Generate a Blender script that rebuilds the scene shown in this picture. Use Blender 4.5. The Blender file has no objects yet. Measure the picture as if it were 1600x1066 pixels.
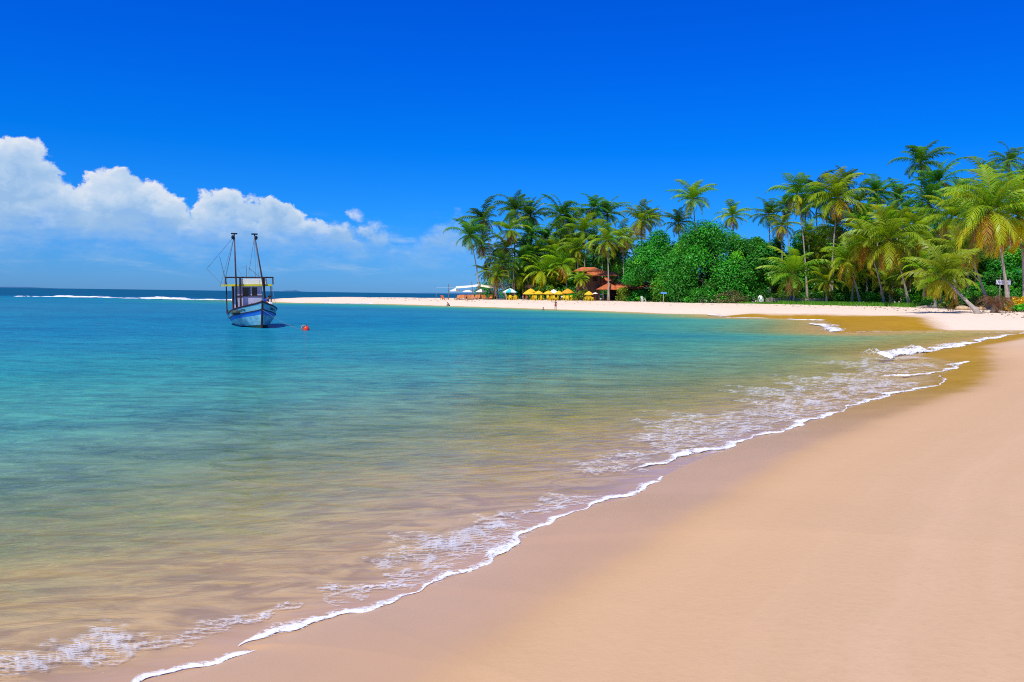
import bpy, bmesh, math, random
import numpy as np
from mathutils import Vector, Matrix, Euler
R = math.radians
S = bpy.context.scene
COL = S.collection
rnd = random.Random(7)

# ------------------------------------------------------------------ camera
F = 1244.0                      # focal length in pixels of a 1600 px wide picture
CAMH = 2.6
PITCH, ROLL = math.atan(72.5 / F), math.atan(0.0138)
fv = Vector((0, math.cos(PITCH), -math.sin(PITCH)))
vv = Vector((0, math.sin(PITCH), math.cos(PITCH)))
hv = Vector((1, 0, 0))
rv = hv * math.cos(ROLL) + vv * math.sin(ROLL)
uv = -hv * math.sin(ROLL) + vv * math.cos(ROLL)
cd = bpy.data.cameras.new('camera'); cam = bpy.data.objects.new('camera', cd); COL.objects.link(cam)
m = Matrix.Identity(4)
for i in range(3):
    m[i][0], m[i][1], m[i][2] = rv[i], uv[i], -fv[i]
m[2][3] = CAMH
cam.matrix_world = m
cd.sensor_width = 36; cd.lens = F * 36 / 1600; cd.clip_start = 0.1; cd.clip_end = 100000
S.camera = cam

# ------------------------------------------------------------------ light
SUN_EL, SUN_AZ = R(57), R(207)            # compass azimuth, clockwise from +Y (behind the camera, to the left)
S.view_settings.view_transform = 'Standard'; S.view_settings.look = 'None'
S.view_settings.exposure = 0.0; S.view_settings.gamma = 1.0
S.cycles.use_denoising = False; S.cycles.filter_width = 1.05; S.cycles.use_adaptive_sampling = True; S.cycles.adaptive_threshold = 0.008
S.cycles.max_bounces = 8; S.cycles.transparent_max_bounces = 24
S.cycles.sample_clamp_indirect = 6
sd = bpy.data.lights.new('sun', 'SUN'); sun = bpy.data.objects.new('sun', sd); COL.objects.link(sun)
sd.energy = 4.8; sd.angle = R(0.53); sd.color = (1.0, 0.955, 0.88)
sdir = Vector((math.sin(SUN_AZ) * math.cos(SUN_EL), math.cos(SUN_AZ) * math.cos(SUN_EL), math.sin(SUN_EL)))
sun.rotation_euler = sdir.to_track_quat('Z', 'Y').to_euler()


class NT:
    """small wrapper to write node trees briefly"""
    def __init__(self, tree):
        self.t = tree
    def n(self, typ, props=None, **inp):
        nd = self.t.nodes.new(typ)
        for k, v in (props or {}).items():
            setattr(nd, k, v)
        for k, v in inp.items():
            self.set(nd, k, v)
        return nd
    def set(self, nd, k, v):
        if k[0] == '_' and k[1:].isdigit():
            s = nd.inputs[int(k[1:])]
        else:
            s = nd.inputs[k.replace('_', ' ')]
        if hasattr(v, 'is_output') or isinstance(v, bpy.types.NodeSocket):
            self.t.links.new(v, s)
        elif isinstance(v, (tuple, list)) and s.type == 'RGBA' and len(v) == 3:
            s.default_value = (*v, 1)
        else:
            s.default_value = v
    def m(self, op, a, b=None, c=None, clamp=False):
        nd = self.t.nodes.new('ShaderNodeMath'); nd.operation = op; nd.use_clamp = clamp
        for i, v in enumerate((a, b, c)):
            if v is not None:
                self.set(nd, '_%d' % i, v)
        return nd.outputs[0]
    def vm(self, op, a, b=None, scale=None):
        nd = self.t.nodes.new('ShaderNodeVectorMath'); nd.operation = op
        self.set(nd, '_0', a)
        if b is not None: self.set(nd, '_1', b)
        if scale is not None: self.set(nd, 'Scale', scale)
        return nd.outputs[0]
    def smooth(self, x, a, b, lo=0.0, hi=1.0):
        nd = self.t.nodes.new('ShaderNodeMapRange'); nd.interpolation_type = 'SMOOTHSTEP'
        for i, v in enumerate((x, a, b, lo, hi)):
            self.set(nd, '_%d' % i, v)
        return nd.outputs[0]
    def mix(self, f, a, b, mode='MIX'):
        nd = self.t.nodes.new('ShaderNodeMix'); nd.data_type = 'RGBA'; nd.blend_type = mode
        nd.clamp_factor = True
        self.set(nd, '_0', f); self.set(nd, '_6', a); self.set(nd, '_7', b)
        return nd.outputs[2]
    def ramp(self, f, stops, interp='LINEAR'):
        nd = self.t.nodes.new('ShaderNodeValToRGB'); cr = nd.color_ramp; cr.interpolation = interp
        while len(cr.elements) < len(stops): cr.elements.new(0.5)
        for e, (p, c) in zip(cr.elements, stops):
            e.position = p; e.color = (*c, 1) if len(c) == 3 else c
        self.set(nd, 'Fac', f)
        return nd.outputs[0]
    def noise(self, vec, scale, detail=4, rough=0.55, dist=0.0, out=0, lac=2.0):
        nd = self.n('ShaderNodeTexNoise', Vector=vec, Scale=scale, Detail=detail, Roughness=rough, Distortion=dist)
        return nd.outputs[out]
    def attr(self, name, out='Fac'):
        nd = self.t.nodes.new('ShaderNodeAttribute'); nd.attribute_name = name
        return nd.outputs[out]


# ------------------------------------------------------------------ sky (world)
W = bpy.data.worlds.new('World'); S.world = W; W.use_nodes = True
W.node_tree.nodes.clear()
W.cycles.sampling_method = 'MANUAL'; W.cycles.sample_map_resolution = 512
w = NT(W.node_tree)
sky = w.n('ShaderNodeTexSky', {'sky_type': 'NISHITA', 'sun_disc': False, 'sun_elevation': SUN_EL,
                               'sun_rotation': SUN_AZ, 'air_density': 1.0, 'dust_density': 0.3, 'ozone_density': 3.0})
dirv = w.n('ShaderNodeTexCoord').outputs['Generated']
sep = w.n('ShaderNodeSeparateXYZ', _0=dirv)
el = w.m('ARCSINE', sep.outputs[2])
az = w.m('ARCTAN2', sep.outputs[0], sep.outputs[1])
# the polarised deep blue of this sky: tint by elevation
tint = w.ramp(w.m('MULTIPLY', el, 1.6, clamp=True), [(0.0, (.21, .58, 1.46)), (0.05, (.17, .57, 1.42)), (0.14, (.06, .55, 1.44)),
                                        (0.28, (.004, .50, 1.52)), (0.45, (.001, .44, 1.68)), (0.62, (.001, .41, 1.74)), (1.0, (.06, .36, 1.2))])
skyc = w.mix(1.0, sky.outputs[0], tint, 'MULTIPLY')
# cumulus bank low over the sea on the left
pv = w.n('ShaderNodeCombineXYZ', X=w.m('MULTIPLY', az, 1.0), Y=w.m('MULTIPLY', el, 1.25), Z=0.0).outputs[0]
env = w.n('ShaderNodeFloatCurve', Value=w.m('MULTIPLY_ADD', az, 1.0, 0.7, clamp=True))
cv = env.mapping.curves[0]
pts = [(0.0, .10), (.06, .17), (.11, .172), (.15, .166), (.18, .146), (.215, .128), (.27, .122), (.32, .116), (.375, .112), (.42, .110), (.46, .102), (.50, .094), (.535, .086), (.575, .084), (.60, .098), (.64, .104), (.68, .095), (.75, .05), (.85, 0.0), (1.0, 0.0)]
while len(cv.points) < len(pts): cv.points.new(.5, .5)
for p, q in zip(cv.points, pts): p.location = q
env.mapping.use_clip = False; env.mapping.update()
envv = env.outputs[0]
wob = w.vm('SCALE', w.vm('SUBTRACT', w.noise(pv, 30, 6, .62, out=1), (.5, .5, .5)), scale=.045)
pq = w.vm('ADD', pv, wob)
def billow(p, sc):
    return w.n('ShaderNodeTexVoronoi', {'feature': 'SMOOTH_F1'}, Vector=p, Scale=sc, Smoothness=.35).outputs[0]
def heap(p):
    a = w.m('MULTIPLY', w.m('SUBTRACT', .45, billow(p, 16.0)), .075)
    b = w.m('MULTIPLY', w.m('SUBTRACT', .45, billow(p, 38.0)), .034)
    c = w.m('MULTIPLY', w.m('SUBTRACT', w.noise(p, 60, 7, .62), .5), .030)
    return w.m('ADD', w.m('ADD', a, b), c)
h0 = heap(pq); h1 = heap(w.vm('ADD', pq, (-.0035, .006, 0)))
n2 = w.noise(w.vm('MULTIPLY', pv, (1, 1.8, 1)), 22.0, 7, .6)
n3 = w.noise(w.vm('MULTIPLY', pv, (1, 1.3, 1)), 9.0, 6, .58, .3)
top = w.m('ADD', w.m('SUBTRACT', envv, el), w.m('MULTIPLY', h0, .95))
patch = w.smooth(az, -.27, -.10)                       # the bank breaks into puffs towards the right
edge = w.smooth(top, 0.0, w.m('MULTIPLY_ADD', patch, .03, .010))
brk = w.smooth(w.m('ADD', n3, w.m('MULTIPLY', h0, 2.2)), w.m('MULTIPLY_ADD', patch, .27, .10), w.m('MULTIPLY_ADD', patch, .36, .20))
low = w.m('ADD', el, w.m('MULTIPLY', w.m('SUBTRACT', n2, .5), .085))
lowf = w.smooth(low, .022, .092)
body = w.m('MULTIPLY', w.m('MULTIPLY', edge, lowf), brk)
streak = w.smooth(w.noise(w.vm('MULTIPLY', pv, (1, 4, 1)), 11.0, 8, .62, .2), .47, .74)
streak = w.m('MULTIPLY', w.m('MULTIPLY', streak, w.smooth(el, .010, .03)), w.m('MULTIPLY', w.smooth(el, .105, .05), w.smooth(az, .25, -.05)))
dens = w.m('MAXIMUM', w.m('MULTIPLY', body, .95), w.m('MULTIPLY', streak, .62), clamp=True)
rel = w.m('MULTIPLY', w.m('SUBTRACT', h0, h1), 17.0)
crest = w.m('MULTIPLY_ADD', w.smooth(top, .055, .0), .62, -.26)
shade = w.m('ADD', w.m('ADD', w.m('ADD', rel, crest), w.m('MULTIPLY', w.smooth(el, .035, .125), .34)), w.m('MULTIPLY', w.m('SUBTRACT', w.noise(pq, 13.0, 5, .55), .5), 1.5), clamp=True)
cloudc = w.ramp(shade, [(0.0, (.36, .58, .88)), (.30, (.50, .69, .93)), (.6, (.70, .82, .97)), (1.0, (.97, .98, 1.0))])
SKY_STR = 0.10
bg1 = w.n('ShaderNodeBackground', Color=w.mix(dens, skyc, w.vm('SCALE', cloudc, scale=9.0)), Strength=SKY_STR)
w.n('ShaderNodeOutputWorld', Surface=bg1.outputs[0])


# ------------------------------------------------------------------ materials
def mat(name):
    m = bpy.data.materials.new(name); m.use_nodes = True; m.node_tree.nodes.clear()
    return m, NT(m.node_tree)
def out(nt, sh, disp=None):
    nt.n('ShaderNodeOutputMaterial', Surface=sh)
def simple(name, c, rough=.6, var=.25, scale=3.0, spec=.3, metal=0.0, bump=.0):
    m, t = mat(name)
    tc = t.n('ShaderNodeTexCoord').outputs['Object']
    n = t.noise(tc, scale, 5, .6)
    dark = tuple(x * (1 - var) for x in c); lite = tuple(min(1, x * (1 + var)) for x in c)
    col = t.ramp(n, [(.3, dark), (.7, lite)])
    kw = {}
    b = t.n('ShaderNodeBsdfPrincipled', Base_Color=col, Roughness=rough, Metallic=metal)
    b.inputs['Specular IOR Level'].default_value = spec
    if bump:
        t.set(b, 'Normal', t.n('ShaderNodeBump', Strength=.6, Distance=bump, Height=n).outputs[0])
    out(t, b.outputs[0])
    return m
def leafmat(name, gloss=.45, trans=.35):
    """leaf colour from the mesh's own attribute 'tone'"""
    m, t = mat(name)
    c = t.attr('tone', 'Color')
    nz = t.noise(t.n('ShaderNodeTexCoord').outputs['Object'], .6, 3, .6)
    oi = t.n('ShaderNodeObjectInfo').outputs['Random']
    hs = t.n('ShaderNodeHueSaturation', Hue=t.m('MULTIPLY_ADD', oi, .035, .492), Saturation=1.0,
             Value=t.m('ADD', t.m('MULTIPLY', nz, .9), t.m('MULTIPLY_ADD', oi, .45, .34)), Color=c).outputs[0]
    b = t.n('ShaderNodeBsdfPrincipled', Base_Color=hs, Roughness=gloss)
    b.inputs['Specular IOR Level'].default_value = .25
    tr = t.n('ShaderNodeBsdfTranslucent', Color=t.mix(1.0, hs, (1.3, 1.25, .35), 'MULTIPLY'))
    out(t, t.n('ShaderNodeMixShader', _0=trans, _1=b.outputs[0], _2=tr.outputs[0]).outputs[0])
    return m
M = {}
M['frond'] = leafmat('palm_leaf', .40, .40)
M['leaf'] = leafmat('broad_leaf', .42, .28)
M['trunk'] = simple('palm_trunk', (.36, .30, .24), .85, .35, 6, bump=.02)
M['bark'] = simple('tree_bark', (.16, .115, .08), .9, .35, 4, bump=.03)
M['terracotta'] = None
M['wood'] = simple('dark_wood', (.10, .055, .03), .7, .3)
M['grey_wood'] = simple('weathered_wood', (.34, .29, .24), .85, .3)
M['deckwood'] = simple('orange_wood', (.50, .16, .035), .55, .3)
M['pole'] = simple('brown_pole', (.20, .10, .055), .75, .3)
M['white'] = simple('white_paint', (.80, .80, .78), .5, .06)
M['canvas'] = simple('white_canvas', (.84, .83, .80), .8, .04)
M['cream'] = simple('cream_canvas', (.80, .70, .50), .8, .06)
M['yellow'] = simple('yellow_canvas', (.80, .47, .02), .75, .10)
M['orange'] = simple('orange_canvas', (.80, .32, .02), .75, .10)
M['yplastic'] = simple('yellow_plastic', (.82, .58, .01), .4, .08)
M['turq'] = simple('turquoise_canvas', (.03, .45, .48), .75, .08)
M['wall'] = simple('shaded_house_wall', (.13, .075, .045), .85, .2)  # dark brown: shade behind the plants put into the wall colour
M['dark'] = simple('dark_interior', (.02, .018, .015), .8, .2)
M['black'] = simple('black_paint', (.012, .012, .014), .5, .2)
M['skin'] = simple('skin', (.36, .19, .11), .55, .08)
M['tan_skin'] = simple('tanned_skin', (.24, .12, .07), .55, .08)
M['hair'] = simple('black_hair', (.012, .009, .008), .5, .2)
M['blue_cloth'] = simple('blue_cloth', (.02, .06, .42), .8, .15)
M['dark_cloth'] = simple('dark_cloth', (.03, .03, .045), .8, .15)
M['white_cloth'] = simple('white_cloth', (.8, .8, .8), .8, .05)
M['red_cloth'] = simple('red_cloth', (.5, .04, .03), .8, .15)
M['rock'] = simple('beach_rock', (.50, .36, .20), .85, .3, 2.0, bump=.05)
M['glass'] = simple('dark_glass', (.008, .009, .012), .15, .2, spec=.5)
M['bluepaint'] = simple('blue_paint', (.02, .14, .55), .45, .15)
M['signblue'] = simple('sign_blue', (.10, .32, .70), .5, .1)
M['lettering'] = simple('lettering', (.16, .18, .30), .7, .1)
M['redpl'] = simple('red_plastic', (.75, .05, .015), .35, .1)
M['redbrown'] = simple('red_brown', (.30, .06, .03), .7, .2)
M['rope'] = simple('rope', (.16, .17, .20), .8, .2)
M['net'] = simple('net', (.05, .07, .06), .9, .5, 12)

m, t = mat('terracotta_tiles'); M['terracotta'] = m
tc = t.n('ShaderNodeTexCoord').outputs['Object']
wv = t.n('ShaderNodeTexWave', {'wave_type': 'BANDS', 'bands_direction': 'X'}, Vector=tc, Scale=1.6, Distortion=.6).outputs[0]
wv2 = t.n('ShaderNodeTexWave', {'wave_type': 'BANDS', 'bands_direction': 'Y'}, Vector=tc, Scale=.9, Distortion=1.0).outputs[0]
n = t.noise(tc, 1.3, 6, .65)
c = t.mix(t.smooth(n, .35, .7), (.52, .11, .03), (.80, .24, .07))
c = t.mix(t.m('MULTIPLY', t.smooth(t.noise(tc, 4, 4, .7), .55, .75), .6), c, (.16, .06, .035))
b = t.n('ShaderNodeBsdfPrincipled', Base_Color=c, Roughness=.85)
t.set(b, 'Normal', t.n('ShaderNodeBump', Strength=1.0, Distance=.08, Height=t.m('ADD', wv, t.m('MULTIPLY', wv2, .4))).outputs[0])
out(t, b.outputs[0])


# ------------------------------------------------------------------ pixel <-> world helpers (layout measured off the photograph)
CAM = Vector((0, 0, CAMH))
def ray(px, py):
    return fv + rv * ((px - 800) / F) - uv * ((py - 533) / F)
def P(px, py, z=0.0):
    d = ray(px, py); k = (z - CAMH) / d.z
    return CAM + d * k
def D(px, py, y):
    d = ray(px, py)
    return CAM + d * (y / d.y)

# ------------------------------------------------------------------ shoreline
shore_px = [(240, 1066), (300, 1047), (350, 1032), (397, 1017), (378, 1009), (430, 997), (461, 987), (499, 974), (540, 960), (570, 954), (611, 944), (652, 929),
            (675, 915), (712, 902), (761, 880), (792, 863), (812, 852), (820, 839), (845, 823), (875, 809), (909, 797), (955, 784), (997, 772), (1016, 757), (1036, 746),
            (1062, 733), (1085, 722), (1130, 705), (1169, 688), (1200, 680), (1237, 671), (1290, 652), (1335, 636), (1385, 620), (1445, 608), (1480, 597), (1474, 588), (1492, 577), (1510, 565),
            (1478, 560), (1440, 556), (1460, 549), (1510, 539.5), (1545, 531), (1590, 522), (1640, 517),
            (1600, 516), (1500, 515.5), (1440, 516), (1380, 517.5), (1310, 520), (1303, 512), (1298, 502), (1262, 499), (1200, 497), (1137, 496.3), (1129, 492), (1100, 491), (1040, 490),
            (1000, 488), (900, 484.5), (800, 481), (700, 478), (640, 476), (560, 474.5), (480, 473.5), (430, 472.3), (405, 471.0)]
shore = [Vector((-130, -60)), Vector((-40, -16)), Vector((-11, -1.5)), Vector((-5.0, 3.2))] + [P(x, y).to_2d() for x, y in shore_px]
ocean = [D(405, 470, 218).to_2d(), D(430, 470, 222).to_2d(), D(500, 470, 226).to_2d(), D(600, 470, 232).to_2d(), D(700, 470, 250).to_2d(), D(790, 470, 300).to_2d(), D(900, 470, 420).to_2d(), Vector((500, 900)), Vector((2500, 2500))]
land = shore + ocean + [Vector((4000, 2500)), Vector((4000, -3000)), Vector((-900, -3000))]

def poly_sd(X, Y, poly):
    """signed distance to a closed polygon, positive inside"""
    n = len(poly); d2 = np.full(X.shape, 1e18); ins = np.zeros(X.shape, bool)
    for i in range(n):
        ax, ay = poly[i]; bx, by = poly[(i + 1) % n]
        ex, ey = bx - ax, by - ay; wx, wy = X - ax, Y - ay
        q = np.clip((wx * ex + wy * ey) / max(ex * ex + ey * ey, 1e-12), 0, 1)
        d2 = np.minimum(d2, (wx - q * ex) ** 2 + (wy - q * ey) ** 2)
        cr = ((ay > Y) != (by > Y))
        if ey != 0:
            ins ^= cr & (X < ex * (Y - ay) / ey + ax)
    d = np.sqrt(d2)
    return np.where(ins, d, -d)
def terrain_z(s, X, Y):
    far = np.clip((np.hypot(X, Y) - 25) / 60, 0, 1)
    up = (.95 + .6 * far) * (1 - np.exp(-np.maximum(s, 0) / (5.5 + 4 * far)))
    lump = .03 * np.sin(X * .31 + 1.3 * np.sin(Y * .17)) * np.sin(Y * .23 + X * .11) + .02 * np.sin(X * 1.1 + Y * .7) * np.sin(Y * .9 - X * .4)
    up = up + lump * np.clip(s / 8, 0, 1) * (.25 + .9 * far)
    dn = -3.4 * (1 - np.exp(-(np.maximum(-s, 0) / 19.0) ** 1.45))
    dn = dn - np.clip((Y - .06 * X - 232) * .12, 0, 14) * np.clip(-s / 8, 0, 1)
    return np.where(s > 0, up, dn)
def ground(x, y):
    a = np.array([x], float); b = np.array([y], float)
    return float(terrain_z(poly_sd(a, b, land), a, b)[0])
def G(px, d):
    """point on the ground under picture column px at depth d"""
    p = D(px, 470, d); return Vector((p.x, p.y, ground(p.x, p.y)))

# rings and spokes of the two big sheets: fine where the picture is fine
vals = np.concatenate([np.arange(720, 40, -1.7), np.arange(40, 12, -.45), np.arange(12, 1.2, -.22), np.array([.8, .5, .3, .2, .1, .06])])
rad = np.concatenate([[1.2, 2.2, 3.2], CAMH * F / vals])
ang = np.concatenate([np.linspace(-180, -50, 22)[:-1], np.linspace(-50, 50, 720), np.linspace(50, 180, 22)[1:-1]])
AA, RR = np.meshgrid(np.radians(ang), rad)
GX, GY = RR * np.sin(AA), RR * np.cos(AA)
SD = np.vstack([poly_sd(GX[i:i + 60], GY[i:i + 60], land) for i in range(0, len(rad), 60)])
wet_px = [(640, 1075), (787, 975), (900, 893), (1000, 845), (1081, 794), (1159, 756), (1237, 709), (1300, 678), (1400, 642), (1480, 619), (1545, 597), (1572, 568), (1566, 550), (1556, 537), (1640, 524)]
wet_px2 = [(1660, 512), (1560, 511.5), (1480, 511), (1452, 505), (1420, 501), (1300, 495), (1180, 492), (1000, 486.3), (880, 482.6), (780, 479.8), (700, 477.1), (600, 474.8), (500, 473), (430, 471.8)]
dry = [Vector((-110, -75)), Vector((-30, -22)), Vector((-6, -4)), Vector((-2.4, 2.4))] + [P(x, y, .42).to_2d() for x, y in wet_px] + [P(x, y, .30).to_2d() for x, y in wet_px2] + ocean[1:] + [Vector((4000, 2500)), Vector((4000, -3000)), Vector((-900, -3000))]
SDRY = np.vstack([poly_sd(GX[i:i + 60], GY[i:i + 60], dry) for i in range(0, len(rad), 60)])
GZ = terrain_z(SD, GX, GY)

def sheet(name, Z, keep, attrs, mt):
    nr, na = GX.shape
    idx = np.arange(nr * na).reshape(nr, na)
    nx = np.roll(idx, -1, axis=1)
    q = np.stack([idx[:-1], nx[:-1], nx[1:], idx[1:]], -1).reshape(-1, 4)
    if keep is not None:
        q = q[keep.reshape(-1)[q].any(1)]
    used = np.unique(q); remap = np.full(nr * na, -1); remap[used] = np.arange(len(used)); q = remap[q]
    co = np.stack([GX, GY, Z], -1).reshape(-1, 3)[used]
    me = bpy.data.meshes.new(name)
    me.vertices.add(len(co)); me.vertices.foreach_set('co', co.astype(np.float32).ravel())
    me.loops.add(q.size); me.loops.foreach_set('vertex_index', q.astype(np.int32)[:, ::-1].ravel())
    me.polygons.add(len(q)); me.polygons.foreach_set('loop_start', np.arange(0, q.size, 4, dtype=np.int32))
    me.polygons.foreach_set('use_smooth', np.ones(len(q), bool))
    me.update(calc_edges=True); me.validate()
    for k, v in attrs.items():
        a = me.attributes.new(k, 'FLOAT', 'POINT'); a.data.foreach_set('value', v.reshape(-1)[used].astype(np.float32))
    me.materials.append(mt)
    o = bpy.data.objects.new(name, me); COL.objects.link(o); o['kind'] = 'structure'
    return o

# sand
m, t = mat('beach_sand'); M['sand'] = m
pos = t.n('ShaderNodeNewGeometry').outputs['Position']
sdry = t.attr('dry'); sh = t.attr('inland')
rng = t.vm('LENGTH', pos)
rngv = t.n('ShaderNodeVectorMath', {'operation': 'LENGTH'}, _0=pos).outputs['Value']
nA = t.noise(t.vm('MULTIPLY', pos, (1, .7, 1)), .9, 5, .6)
nB = t.noise(pos, 14, 5, .7)
nC = t.noise(pos, .12, 3, .5)
sn = t.m('ADD', sdry, t.m('MULTIPLY', t.m('SUBTRACT', nA, .5), t.m('MULTIPLY_ADD', rngv, .015, .35)))
wid = t.m('MULTIPLY_ADD', rngv, .012, .22)
wet = t.smooth(t.m('DIVIDE', sn, wid), 1.0, -1.6)
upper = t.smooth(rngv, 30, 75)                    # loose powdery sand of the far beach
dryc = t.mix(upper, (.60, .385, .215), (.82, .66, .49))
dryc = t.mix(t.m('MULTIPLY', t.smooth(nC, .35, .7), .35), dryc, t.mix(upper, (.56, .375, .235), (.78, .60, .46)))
old = t.noise(t.n('ShaderNodeCombineXYZ', X=t.m('ADD', t.m('MULTIPLY', sdry, 1.1), t.m('MULTIPLY', nC, 2.0)), Y=t.m('MULTIPLY', nA, .5), Z=0.0).outputs[0], 1.0, 4, .6)
dryc = t.mix(t.m('MULTIPLY', t.smooth(old, .42, .66), t.m('SUBTRACT', .30, t.m('MULTIPLY', upper, .25))), dryc, (.70, .46, .30))
dryc = t.mix(t.m('MULTIPLY', t.smooth(nB, .45, .8), .16), dryc, (.34, .20, .11))
trk = t.n('ShaderNodeTexVoronoi', {'feature': 'F1'}, Vector=pos, Scale=.9, Randomness=1.0).outputs[0]
pit = t.m('MULTIPLY', t.smooth(trk, .38, .12), t.m('MULTIPLY', upper, t.smooth(sh, 5, 12)))
dryc = t.mix(t.m('MULTIPLY', pit, .22), dryc, (.36, .24, .17))
dampc = (.54, .33, .16)
wet_reflc = t.mix(t.smooth(rngv, 11, 28), t.mix(t.smooth(nA, .3, .7), (.53, .325, .175), (.56, .345, .185)), t.mix(t.smooth(nA, .3, .7), (.40, .215, .008), (.45, .25, .016)))  # wet sand; sky reflection painted in near, left out of the golden far
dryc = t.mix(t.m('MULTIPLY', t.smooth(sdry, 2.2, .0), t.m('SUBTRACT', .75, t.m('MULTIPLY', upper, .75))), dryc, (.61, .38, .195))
base = t.mix(wet, dryc, t.mix(t.smooth(wet, .25, .95), dampc, wet_reflc))
base = t.mix(t.m('MULTIPLY', t.smooth(sh, 0.05, -.8), .9), base, t.mix(t.smooth(t.noise(t.vm('MULTIPLY', pos, (.45, 1, 1)), 2.6, 4, .6, 1.2), .35, .65), (.64, .41, .14), (.38, .235, .085)))  # sand ripple tone and caustic mottles painted into the bed colour
rgh = t.m('MULTIPLY_ADD', wet, -.45, .9)
rgh = t.m('ADD', rgh, t.m('MULTIPLY', t.smooth(sh, 2.5, .2), -.13))
bmp = t.m('ADD', t.m('MULTIPLY', nB, .006), t.m('ADD', t.m('MULTIPLY', nA, .02), t.m('MULTIPLY', pit, -.09)))
bm2 = t.m('MULTIPLY', t.noise(pos, 2.2, 6, .65), t.m('MULTIPLY', upper, .10))
rip = t.noise(t.vm('MULTIPLY', pos, (.4, 1, 1)), 2.6, 4, .6, 1.2)
bmp = t.m('ADD', t.m('MULTIPLY', t.m('ADD', bmp, bm2), t.m('MULTIPLY_ADD', wet, -.9, 1.0)), t.m('MULTIPLY', t.m('MULTIPLY', rip, .05), t.smooth(sh, -.3, -1.6)))
b = t.n('ShaderNodeBsdfPrincipled', Base_Color=base, Roughness=rgh, Normal=t.n('ShaderNodeBump', Strength=.8, Distance=1.0, Height=bmp).outputs[0])
t.set(b, 'Specular IOR Level', t.m('MULTIPLY_ADD', wet, t.smooth(rngv, 12, 30, .02, -.08), .10))
out(t, b.outputs[0])
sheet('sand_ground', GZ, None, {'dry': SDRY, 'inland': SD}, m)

# water
m, t = mat('sea_water'); M['water'] = m
pos = t.n('ShaderNodeNewGeometry').outputs['Position']
dep = t.attr('depth')
rngv = t.n('ShaderNodeVectorMath', {'operation': 'LENGTH'}, _0=pos).outputs['Value']
pw = t.vm('MULTIPLY', pos, (.38, 1, 1))
w1 = t.noise(t.vm('MULTIPLY', pos, (.5, 1, 1)), 2.7, 3, .52, .7)
w2 = t.noise(t.vm('ADD', pw, (7, 3, 0)), .75, 3, .5, .4)
w3 = t.noise(t.vm('MULTIPLY', pos, (.18, 1, 1)), .16, 3, .5, .2)
w0 = t.noise(t.vm('MULTIPLY', pos, (.6, 1, 1)), 7.5, 3, .6, .5)
gust = t.noise(t.vm('MULTIPLY', pos, (.35, 1, 1)), .055, 4, .55)
calm = t.smooth(dep, .0, .45, .30, 1.0)
hgt = t.m('ADD', t.m('ADD', t.m('MULTIPLY', w1, .36), t.m('MULTIPLY', w0, .03)), t.m('ADD', t.m('MULTIPLY', w2, t.smooth(dep, .15, 1.2, .07, .34)), t.m('MULTIPLY', w3, .40)))
w4n = t.n('ShaderNodeTexNoise', {'noise_type': 'RIDGED_MULTIFRACTAL'}, Vector=t.vm('MULTIPLY', t.vm('ADD', pos, t.vm('SCALE', t.noise(pos, 1.2, 2, .5, out=1), scale=.35)), (.42, 1, 1)), Scale=1.9, Detail=3.0, Roughness=.5)
hgt = t.m('ADD', hgt, t.m('MULTIPLY', w4n.outputs[0], t.smooth(dep, .02, .6, .035, .11)))
hgt = t.m('MULTIPLY', hgt, t.m('MULTIPLY', t.m('MULTIPLY', calm, .42), t.smooth(gust, .3, .65, .6, 1.15)))
nrm = t.n('ShaderNodeBump', Strength=1.0, Distance=1.0, Height=hgt).outputs[0]
# caustic mottling put into the water tint: ripple noise scales the depth
d2 = t.m('MULTIPLY', dep, t.m('MAXIMUM', .12, t.m('MULTIPLY_ADD', t.m('ADD', w2, t.m('MULTIPLY', w1, 1.3)), 1.25, -.44)))
def tr(k): return t.m('EXPONENT', t.m('MULTIPLY', d2, -k))
T3 = [tr(1.9), tr(.95), tr(1.5)]
Tc = t.n('ShaderNodeCombineColor', Red=T3[0], Green=T3[1], Blue=T3[2]).outputs[0]
bodyc = t.ramp(t.m('DIVIDE', dep, 14.0, clamp=True), [(0, (.64, .47, .06)), (.018, (.40, .42, .085)), (.042, (.19, .38, .14)), (.085, (.075, .35, .215)), (.16, (.024, .29, .24)), (.235, (.006, .19, .30)), (.45, (.002, .105, .23)), (1.0, (.000, .075, .165))])
bodyc = t.mix(t.m('MULTIPLY', t.m('MULTIPLY', t.smooth(gust, .42, .62), t.smooth(dep, .8, 2.0)), .4), bodyc, (.004, .135, .27))
bodyc = t.mix(1.0, bodyc, t.ramp(t.m('MULTIPLY_ADD', w1, .5, t.m('MULTIPLY', w2, .5)), [(.36, (.74, .80, .84)), (.64, (1.30, 1.22, 1.16))]), 'MULTIPLY')  # light and dark of the ripples painted into the body colour
inv = t.vm('SUBTRACT', (1, 1, 1), Tc)
dif = t.n('ShaderNodeBsdfDiffuse', Color=t.vm('MULTIPLY', bodyc, inv), Normal=nrm)
trn = t.n('ShaderNodeBsdfTransparent', Color=Tc)
add = t.n('ShaderNodeAddShader', _0=trn.outputs[0], _1=dif.outputs[0])
fr = t.n('ShaderNodeFresnel', IOR=1.33, Normal=nrm).outputs[0]
fac = t.m('MULTIPLY', t.smooth(fr, .16, .80), t.m('MULTIPLY', t.m('MULTIPLY', t.smooth(rngv, 5, 14, .10, .22), t.smooth(rngv, 14, 60, 1.0, .6)), t.smooth(rngv, 110, 260, 1.0, .35)))
gl = t.n('ShaderNodeBsdfGlossy', {'distribution': 'GGX'}, Color=(1, 1, 1), Roughness=t.smooth(rngv, 10, 120, .06, .38), Normal=nrm)
out(t, t.n('ShaderNodeMixShader', _0=fac, _1=add.outputs[0], _2=gl.outputs[0]).outputs[0])
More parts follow.
